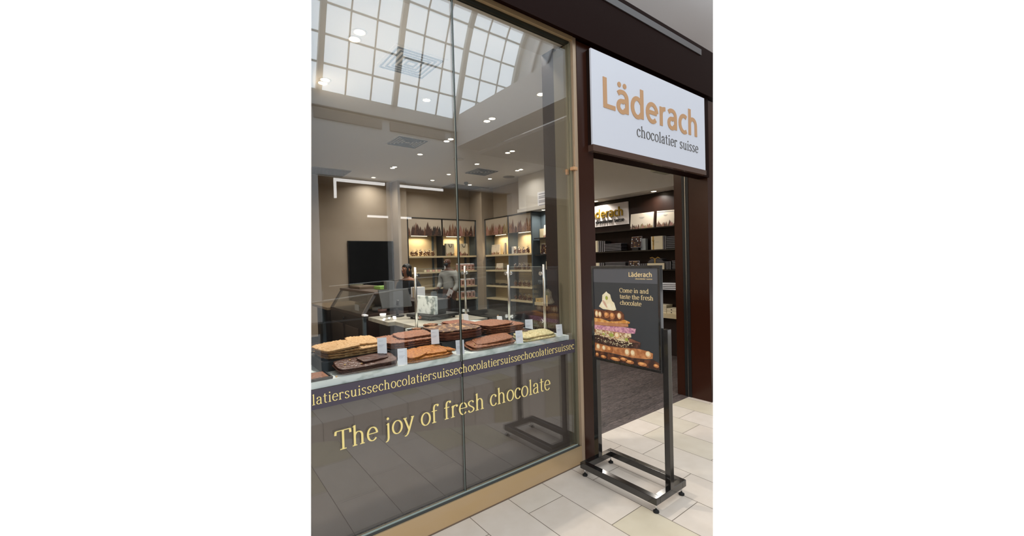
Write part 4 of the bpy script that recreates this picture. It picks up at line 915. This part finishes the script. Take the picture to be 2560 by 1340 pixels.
# ------------------------------------------------------------------ ceiling fittings
def downlight():
    r = bpy.data.objects.new('downlight', None); COL.objects.link(r); r.empty_display_size = .05
    mb = MB(); n = 24
    ring = []
    for rad, z in ((.060, 0), (.058, -.004), (.046, -.004), (.040, .0)):
        ring.append([mb.bm.verts.new((rad*math.cos(2*PI*k/n), rad*math.sin(2*PI*k/n), z)) for k in range(n)])
    for a, b in zip(ring, ring[1:]):
        for k in range(n): mb.bm.faces.new((a[k], a[(k+1) % n], b[(k+1) % n], b[k]))
    rim = mb.build('trim_ring', M_['white'], r)
    mb = MB(); mb.poly([(.040*math.cos(2*PI*k/n), .040*math.sin(2*PI*k/n), -.0012) for k in range(n)], flip=True); lens = mb.build('lens', M_['lamp'], r)
    ld = bpy.data.lights.new('downlight_lamp', 'AREA'); ld.shape = 'DISK'; ld.size = .08; ld.energy = DOWN_W; ld.color = (1, .94, .86); ld.spread = 2.6
    lo = bpy.data.objects.new('lamp', ld); COL.objects.link(lo); lo.parent = r; lo.location = (0, 0, -.012)
    return r, [rim, lens, lo]
DL = [(1.15, [1.18, 1.31, 2.24, 2.33]), (2.22, [.44, 2.14]), (3.20, [1.27, 2.22, 2.34, 3.30, 3.43, 4.35, 5.45, 5.56, 6.60]), (4.41, [3.33, 3.46, 4.42, 5.50, 6.24]), (5.43, [4.34, 4.46, 5.44, 6.28])]
pos = [(x, y, 3.43, 'ceiling row %s from the left, %s lamp from the window' % (PLC[i], PLC[j] if j < 8 else 'ninth')) for i, (x, ys) in enumerate(DL) for j, y in enumerate(ys)]
pos += [(5.99, 1.66, 2.63, 'lowered soffit over the entrance shelves, nearer the door jamb'), (5.99, 2.87, 2.63, 'lowered soffit above the white wall sign'), (5.99, 4.3, 2.63, 'lowered soffit at its far end')]
src, kids = downlight()
PLAIN_LAMP = kids[2].data; DISPLAY_SPOT = kids[2].data.copy(); DISPLAY_SPOT.energy = DOWN_W * 2.8; DISPLAY_SPOT.spread = 1.9; kids[2].data = DISPLAY_SPOT
EDGE_LAMP = PLAIN_LAMP.copy(); EDGE_LAMP.energy = DOWN_W * .3
for i, (x, y, z, w) in enumerate(pos):
    if i == 0: o = src
    else:
        o = src.copy(); COL.objects.link(o)
        for ch in kids:
            c = ch.copy(); COL.objects.link(c); c.parent = o
            if ch.type == 'LIGHT': c.data = DISPLAY_SPOT if (y < 1.4 and x < 2) else (EDGE_LAMP if (x > 5.4 and z > 3) else PLAIN_LAMP)
    o.location = (x, y, z - .0005); tag(o, 'round recessed downlight, ' + w, 'ceiling light', 'recessed downlights')
def vent(x, y, s, label):
    r = empty('ceiling_vent', (x, y, 3.43), label, 'vent', 'square ceiling vents')
    fm = MB(); fm.box(-s/2, s/2, -s/2, s/2, -.006, 0); fm.build('vent_plate', M_['ceil'], r)
    for k in range(5):
        a = s*.44 - k*s*.085; mb = MB()
        for b in ((-a, a, -a, -a+.012), (-a, a, a-.012, a), (-a, -a+.012, -a+.012, a-.012), (a-.012, a, -a+.012, a-.012)): mb.box(b[0], b[1], b[2], b[3], -.016, -.006)
        mb.build('vane_ring', M_['greyc'], r)
vent(2.72, 3.79, .52, 'square ceiling vent left of the pane joint'); vent(4.86, 4.93, .56, 'square ceiling vent right of the pane joint'); vent(1.70, 1.42, .5, 'square ceiling vent nearest the window top')
def grille(x0, x1, y0, y1, label):
    r = empty('ceiling_grille', ((x0+x1)/2, (y0+y1)/2, 3.43), label, 'grille', 'long ceiling grilles')
    rel(MB().box(x0, x1, y0, y1, 3.418, 3.43).build('grille_frame', mat('grille_tan', '8a7d6c', .6), clip=True), r); mb = MB(); n = 9
    for k in range(n): yy = y0 + .03 + (y1-y0-.06)*k/(n-1); mb.box(x0+.02, x1-.02, yy-.008, yy+.008, 3.412, 3.418)
    rel(mb.build('slats', mat('grille_dark', '6a6054', .6), clip=True), r)
grille(5.0, 6.05, 6.35, 6.90, 'long ceiling grille by the back wall right of the joint'); grille(1.9, 2.62, 6.2, 6.85, 'long ceiling grille by the back wall at the far left')
tag(MB().tube([(5.66, 5.04, 3.425), (5.66, 5.04, 3.43)], .13, 28).build('ceiling_speaker', mat('speaker_grey', '8d8984', .7)), 'round flat ceiling speaker by the right bulkhead', 'speaker')
tag(MB().tube([(3.92, 4.28, 3.42), (3.92, 4.28, 3.43)], .09, 24).build('ceiling_speaker', M_['white']), 'round white ceiling speaker left of the joint', 'speaker')
tag(MB().ell((5.18, 6.05, 3.41), .05, .05, .045).build('security_camera', M_['greyc']), 'small dome security camera near the back wall grille', 'camera')
# notice high on the right wall
nt = empty('wall_notice', (5.84, 4.05, 2.66), 'white notice board with lines of small print high beside the brown jamb', 'notice')
rel(MB().box(5.83, 5.849, 3.83, 4.30, 2.645, 2.985, bev=.002).build('board', M_['card']), nt); mb = MB()
for k, (a, w) in enumerate(((.29, .26), (.24, .30), (.21, .20), (.15, .28), (.12, .34), (.06, .22))): mb.box(5.828, 5.83, 4.26-w*.9, 4.26, 2.645+a, 2.645+a+.015)
rel(mb.build('print_lines', M_['ink']), nt)

# ------------------------------------------------------------------ people
def skin_mesh(name, V, Ed, rad, mt, parent, lev=2):
    me = bpy.data.meshes.new(name); me.from_pydata(V, Ed, []); o = bpy.data.objects.new(name, me); COL.objects.link(o)
    o.modifiers.new('s', 'SKIN'); sv = me.skin_vertices[0].data
    for i, r in enumerate(rad):
        rr = r if isinstance(r, tuple) else (r, r); sv[i].radius = rr; sv[i].use_root = (i == 0)
    sm = o.modifiers.new('d', 'SUBSURF'); sm.levels = lev; sm.render_levels = lev
    dg = bpy.context.evaluated_depsgraph_get(); nm = bpy.data.meshes.new_from_object(o.evaluated_get(dg)); o.modifiers.clear(); o.data = nm
    nm.materials.clear(); nm.materials.append(mt)
    for f in nm.polygons: f.use_smooth = True
    o.parent = parent; return o
def person(loc, rz, H, skin, shirt, trou, label, bald=False, masked=True, lean=0.0, arms=None, longhair=False):
    r = empty('person', loc, label, 'person', None, rz); s = H/1.75; L = lean
    # facing local -y
    def p(x, y, z):  # lean forward above the hips
        k = max(0, z-.95); return (x*s, (y - k*L)*s, (z - k*L*L*.5)*s)
    V = [p(0, 0, .95), p(0, .0, 1.12), p(0, .01, 1.28), p(0, .01, 1.41), p(0, .0, 1.50), p(0, -.015, 1.585), p(0, -.01, 1.66), p(0, -.005, 1.715)]
    R = [(.15, .105), (.13, .095), (.155, .105), (.13, .085), (.052, .055), (.060, .074), (.078, .098), (.062, .078)]
    Ed = [(0, 1), (1, 2), (2, 3), (3, 4), (4, 5), (5, 6), (6, 7)]
    A = arms or [[(-.20, .01, 1.40), (-.25, .0, 1.13), (-.16, -.22, 1.02), (-.12, -.30, 1.03)], [(.20, .01, 1.40), (.26, .02, 1.13), (.22, -.15, .93), (.20, -.22, .88)]]
    hands = []
    for a in A:
        b = len(V)
        for q, rr in zip(a, (.062, .046, .036, .028)): V.append(p(*q)); R.append(rr)
        Ed += [(3, b), (b, b+1), (b+1, b+2), (b+2, b+3)]; hands.append((V[b+2], V[b+3]))
    for sx in (-1, 1):
        b = len(V); V += [p(sx*.10, 0, .86), p(sx*.10, -.01, .48), p(sx*.10, .02, .09), p(sx*.11, -.13, .04)]; R += [.092, .062, .042, .035]; Ed += [(0, b), (b, b+1), (b+1, b+2), (b+2, b+3)]
    skin_mesh('body', V, Ed, [tuple(x*s for x in q) if isinstance(q, tuple) else q*s for q in R], skin, r)
    # fingers and thumb
    for hi, (w, h) in enumerate(hands):
        w, h = Vector(w), Vector(h); d = (h-w).normalized(); side = d.cross(Vector((0, 0, 1))).normalized(); up = side.cross(d)
        mb = MB(); c = h + d*.045*s; mb.ell(h + d*.03*s, .038*s, .045*s, .018*s, 10, 8)
        for k, ln in enumerate((.065, .075, .07, .055)):
            o_ = h + d*.06*s + side*(k-1.5)*.018*s; mb.tube([o_, o_ + d*ln*.5*s, o_ + d*ln*.85*s - up*.02*s], [.009*s, .008*s, .006*s], 8)
        o_ = h + d*.02*s + side*(-.034)*s; mb.tube([o_, o_ + d*.03*s - side*.022*s, o_ + d*.055*s - side*.026*s], [.010*s, .009*s, .007*s], 8)
        mb.build('hand', skin, r)
    # clothes
    sh = lambda idx: [V[i] for i in idx]
    CV = [V[0], V[1], V[2], V[3], V[8], V[9], V[10], V[12], V[13], V[14]]; CV[6] = tuple(Vector(V[9]).lerp(Vector(V[10]), .85)); CV[9] = tuple(Vector(V[13]).lerp(Vector(V[14]), .85))
    neck = tuple(Vector(V[3]).lerp(Vector(V[4]), .30)); CV.append(neck)
    CR = [(.168, .128), (.156, .12), (.182, .135), (.172, .125), .090, .066, .052, .090, .066, .052, .085]
    skin_mesh('shirt', CV, [(0, 1), (1, 2), (2, 3), (3, 4), (4, 5), (5, 6), (3, 7), (7, 8), (8, 9), (3, 10)], [tuple(x*s for x in q) if isinstance(q, tuple) else q*s for q in CR], shirt, r)
    TV = [p(0, 0, .97), p(0, 0, .93), p(-.10, 0, .84), p(-.10, -.01, .48), p(-.10, .02, .10), p(.10, 0, .84), p(.10, -.01, .48), p(.10, .02, .10)]
    skin_mesh('trousers', TV, [(0, 1), (1, 2), (2, 3), (3, 4), (1, 5), (5, 6), (6, 7)], [(.155*s, .12*s), (.165*s, .125*s), .108*s, .080*s, .068*s, .108*s, .080*s, .068*s], trou, r)
    hd = Vector(p(0, -.012, 1.64))
    mb = MB(); 
    mb.ell(hd + Vector((0, -.095*s, -.01*s)), .013*s, .02*s, .022*s, 8, 6)
    for sx in (-1, 1): mb.ell(hd + Vector((sx*.078*s, 0, -.005*s)), .010*s, .02*s, .03*s, 8, 6)
    mb.build('nose_and_ears', skin, r)
    mb = MB()
    for sx in (-1, 1): mb.m(M_['card']).ell(hd + Vector((sx*.03*s, -.085*s, .018*s)), .012*s, .008*s, .007*s, 8, 6); mb.m(M_['hair']).ell(hd + Vector((sx*.03*s, -.092*s, .018*s)), .005*s, .003*s, .005*s, 8, 6)
    mb.build('eyes', None, r)
    if masked: MB().ell(hd + Vector((0, -.058*s, -.045*s)), .052*s, .048*s, .045*s, 14, 10).build('face_mask', M_['mask'], r)
    else: MB().ell(hd + Vector((0, -.092*s, -.045*s)), .024*s, .008*s, .008*s, 10, 6).build('mouth', mat('lips', '7a3a34', .5), r)
    for sx in ((-1, 1) if masked else ()): MB().tube([hd + Vector((sx*.055*s, -.06*s, -.03*s)), hd + Vector((sx*.08*s, .0, .0))], .003*s, 6).build('mask_strap', M_['mask'], r)
    if not bald:
        mb = MB(); mb.ell(hd + Vector((0, .025*s, .045*s)), .084*s, .098*s, .075*s, 16, 12)
        if longhair: mb.ell(hd + Vector((0, .055*s, -.07*s)), .078*s, .055*s, .14*s, 14, 10).ell(hd + Vector((.062*s, -.01*s, -.03*s)), .022*s, .045*s, .10*s, 10, 8).ell(hd + Vector((-.062*s, -.01*s, -.03*s)), .022*s, .045*s, .10*s, 10, 8)
        mb.build('hair', M_['hair'], r)
    for sx in (-1, 1):
        q = Vector(p(sx*.105, -.06, .0)); MB().ell(q + Vector((0, -.02*s, .045*s)), .045*s, .12*s, .045*s, 12, 8).build('shoe', M_['blackm'], r)
    return r
person((2.98, 4.45, .0), .0, 1.56, M_['skin'], M_['navy'], M_['navy'], 'person with long black hair and black top working behind the counter', masked=False, longhair=True, lean=.10).rotation_euler[2] = -1.15
person((4.62, 6.0, .0), .5, 1.68, M_['skin2'], M_['shirt'], M_['trousers'], 'bald person in pale grey shirt and dark mask holding white paper by the back shelves', bald=True, lean=.02).rotation_euler[2] = -1.2
hp = MB().box(-.06, .06, -.001, .001, -.18, 0.0).build('paper_sheet', M_['card']); hp.location = (4.50, 5.70, .98); hp.rotation_euler = (.2, .5, -1.0); tag(hp, 'white paper sheet held by the bald person', 'paper')
# dark central display bench beyond the worktop
tag(box_obj('display_bench', (3.6, 5.0, 2.9, 3.9, .003, .72), mat('bench_black', '0c0b0a', .9, 0, .1), bev=.01), 'low black display bench between the guard glass and the right wall shelves', 'bench')

# ------------------------------------------------------------------ the mall opposite (seen in the reflections)
PR = [(-12, 7.23), (-11.7, 7.97), (-11.4, 8.75), (-11.08, 9.55), (-10.7, 10.3), (-10.2, 10.98), (-9.6, 11.55), (-8.9, 11.98), (-8.1, 12.28), (-7.2, 12.4)]
PR += [(-14.4 - y, z) for y, z in PR[-2::-1]]
mb = MB()
for (a, b), (c, d) in zip(PR, PR[1:]): mb.poly([(-4.04, a, b), (10.96, a, b), (10.96, c, d), (-4.04, c, d)])
mb.build('ceiling_skylight', M_['sky'], kind='structure')
mb = MB()
xs = [-4.04, -1.54, .96, 3.46, 5.96, 8.46, 10.9]
def arc(x, w, h, off):
    for (a, b), (c, d) in zip(PR, PR[1:]):
        n = Vector((0, -(d-b), c-a)).normalized()
        if n.z > 0: n = -n
        if (Vector((0, (a+c)/2+7.2, (b+d)/2-8))).dot(n) > 0: n = -n
        mb.prism([(x-w/2, a, b), (x+w/2, a, b), (x+w/2, c, d), (x-w/2, c, d)], n*h)
for x in xs: arc(x, .17, .16, 0)
for x in xs[:-1]:
    for k in (1, 2): arc(x + 2.5*k/3, .045, .05, 0)
for (a, b) in PR[1:-1]: mb.box(-4.04, 10.96, a-.028, a+.028, b-.035, b+.02)
mb.build('ceiling_ribs', M_['rib'], kind='structure')
# end wall of the vault
mb = MB(); pts = [(10.97, a, b) for a, b in PR]; mb.prism(pts, (.1, 0, 0)); mb.build('wall_lunette', M_['mall'], kind='structure')
mb = MB()
for q in (.80, .62):
    cc = Vector((10.9, -7.2, 7.23)); P2 = [cc + (Vector((10.9, a, b)) - cc)*q for a, b in PR]; P3 = [cc + (Vector((10.9, a, b)) - cc)*(q-.05) for a, b in PR]
    for i in range(len(P2)-1): mb.prism([P2[i], P2[i+1], P3[i+1], P3[i]], (-.06, 0, 0))
mb.build('trim_16', M_['mallw'], kind='structure')
struct('floor_lower', (-6, 22, -14, -2.3, -4.6, -4.5), mat('lower_level_floor', '131211', .8), clip=False)
struct('wall_crossing', (8.53, 9.6, -12, -2.5, 6.14, 7.35), M_['mallw'], clip=False)
struct('ceiling_far', (9.6, 17, -12, -2.5, 6.0, 6.1), M_['mallw'], clip=False)
struct('wall_far', (17, 17.1, -12, -2.5, 0, 6.0), M_['mall'], clip=False)
struct('wall_opposite', (-4, 17, -12.1, -12.0, 4.52, 7.23), M_['mall'], clip=False)
struct('trim_17', (-4, 17, -12.0, -11.9, 6.66, 6.70), M_['malld'], clip=False)
for i, x in enumerate((-3, 0.2, 3.3, 5.8, 8.3)): struct('trim_%d' % (18+i), (x, x+2.2, -12.0, -11.95, 6.30, 6.60), mat('recess_paint', '86807a', .7), clip=False)
struct('ceiling_soffit', (-4, 17, -13.4, -12.0, 4.46, 4.52), mat('soffit_paint', '8a847c', .7), clip=False)
struct('wall_opposite_shop', (-4, 17, -13.5, -13.4, -4.5, 4.5), mat('opposite_interior', '2c2824', .6), clip=False)
struct('wall_opposite_pier', (5.62, 5.98, -12.05, -11.7, -4.5, 4.46), M_['mall'], clip=False); struct('wall_opposite_pier', (2.9, 3.3, -12.05, -11.7, -4.5, 4.46), M_['mall'], clip=False); struct('wall_opposite_pier', (11.0, 11.8, -12.05, -11.7, -4.5, 4.46), M_['mall'], clip=False)
lf = empty('shopfront_light', (5.8, -11.95, 4.4), 'bright white light frame around the shopfront across the mall, seen mirrored in the glass', 'light')
rel(MB().box(3.84, 5.55, -12.0, -11.96, 4.33, 4.43).box(3.84, 3.92, -12.0, -11.96, 3.78, 4.33).box(5.75, 7.85, -12.0, -11.96, 4.33, 4.42).build('light_tube', M_['strip']), lf)
tag(MB().box(4.9, 6.5, -11.98, -11.94, 3.20, 3.27).build('light_bar', M_['strip']), 'white light bar across the mall, seen mirrored above the dark screen', 'light')
# escalator balustrade in the mall opening
bl = empty('escalator_balustrade', (3.2, -4.5, -4.5), 'escalator balustrade with curved black handrail, seen mirrored in the window', 'railing')
rel(MB().tube([(-.5, -4.5, .85), (1.43, -4.5, 1.011), (4.6, -4.5, 1.27)], .014, 10).build('rail', M_['steel']), bl)
rel(MB().tube([(1.7, -4.5, 1.245), (3.0, -4.5, 1.30), (4.6, -4.5, 1.345)], .010, 10).build('rail', M_['steel']), bl)
rel(MB().tube([(3.3, -4.5, 1.20), (3.52, -4.5, 1.28), (4.55, -4.5, 1.56), (4.78, -4.5, 1.615), (4.93, -4.5, 1.632), (5.02, -4.5, 1.61), (5.075, -4.5, 1.54), (5.08, -4.5, 1.30), (5.0, -4.5, 1.16)], .028, 12).build('handrail', M_['rub']), bl)
rel(MB().box(-.5, 5.0, -4.62, -4.40, .55, .70).build('skirt_panel', mat('escalator_skirt', '2e2c2a', .4)), bl)
for x in (.2, 1.6, 3.0, 4.4): rel(MB().tube([(x, -4.5, -4.5), (x, -4.5, .56)], .05, 10).tube([(x, -4.5, .69), (x, -4.5, 1.08 + .06*x)], .012, 8).build('support', M_['greyp']), bl)
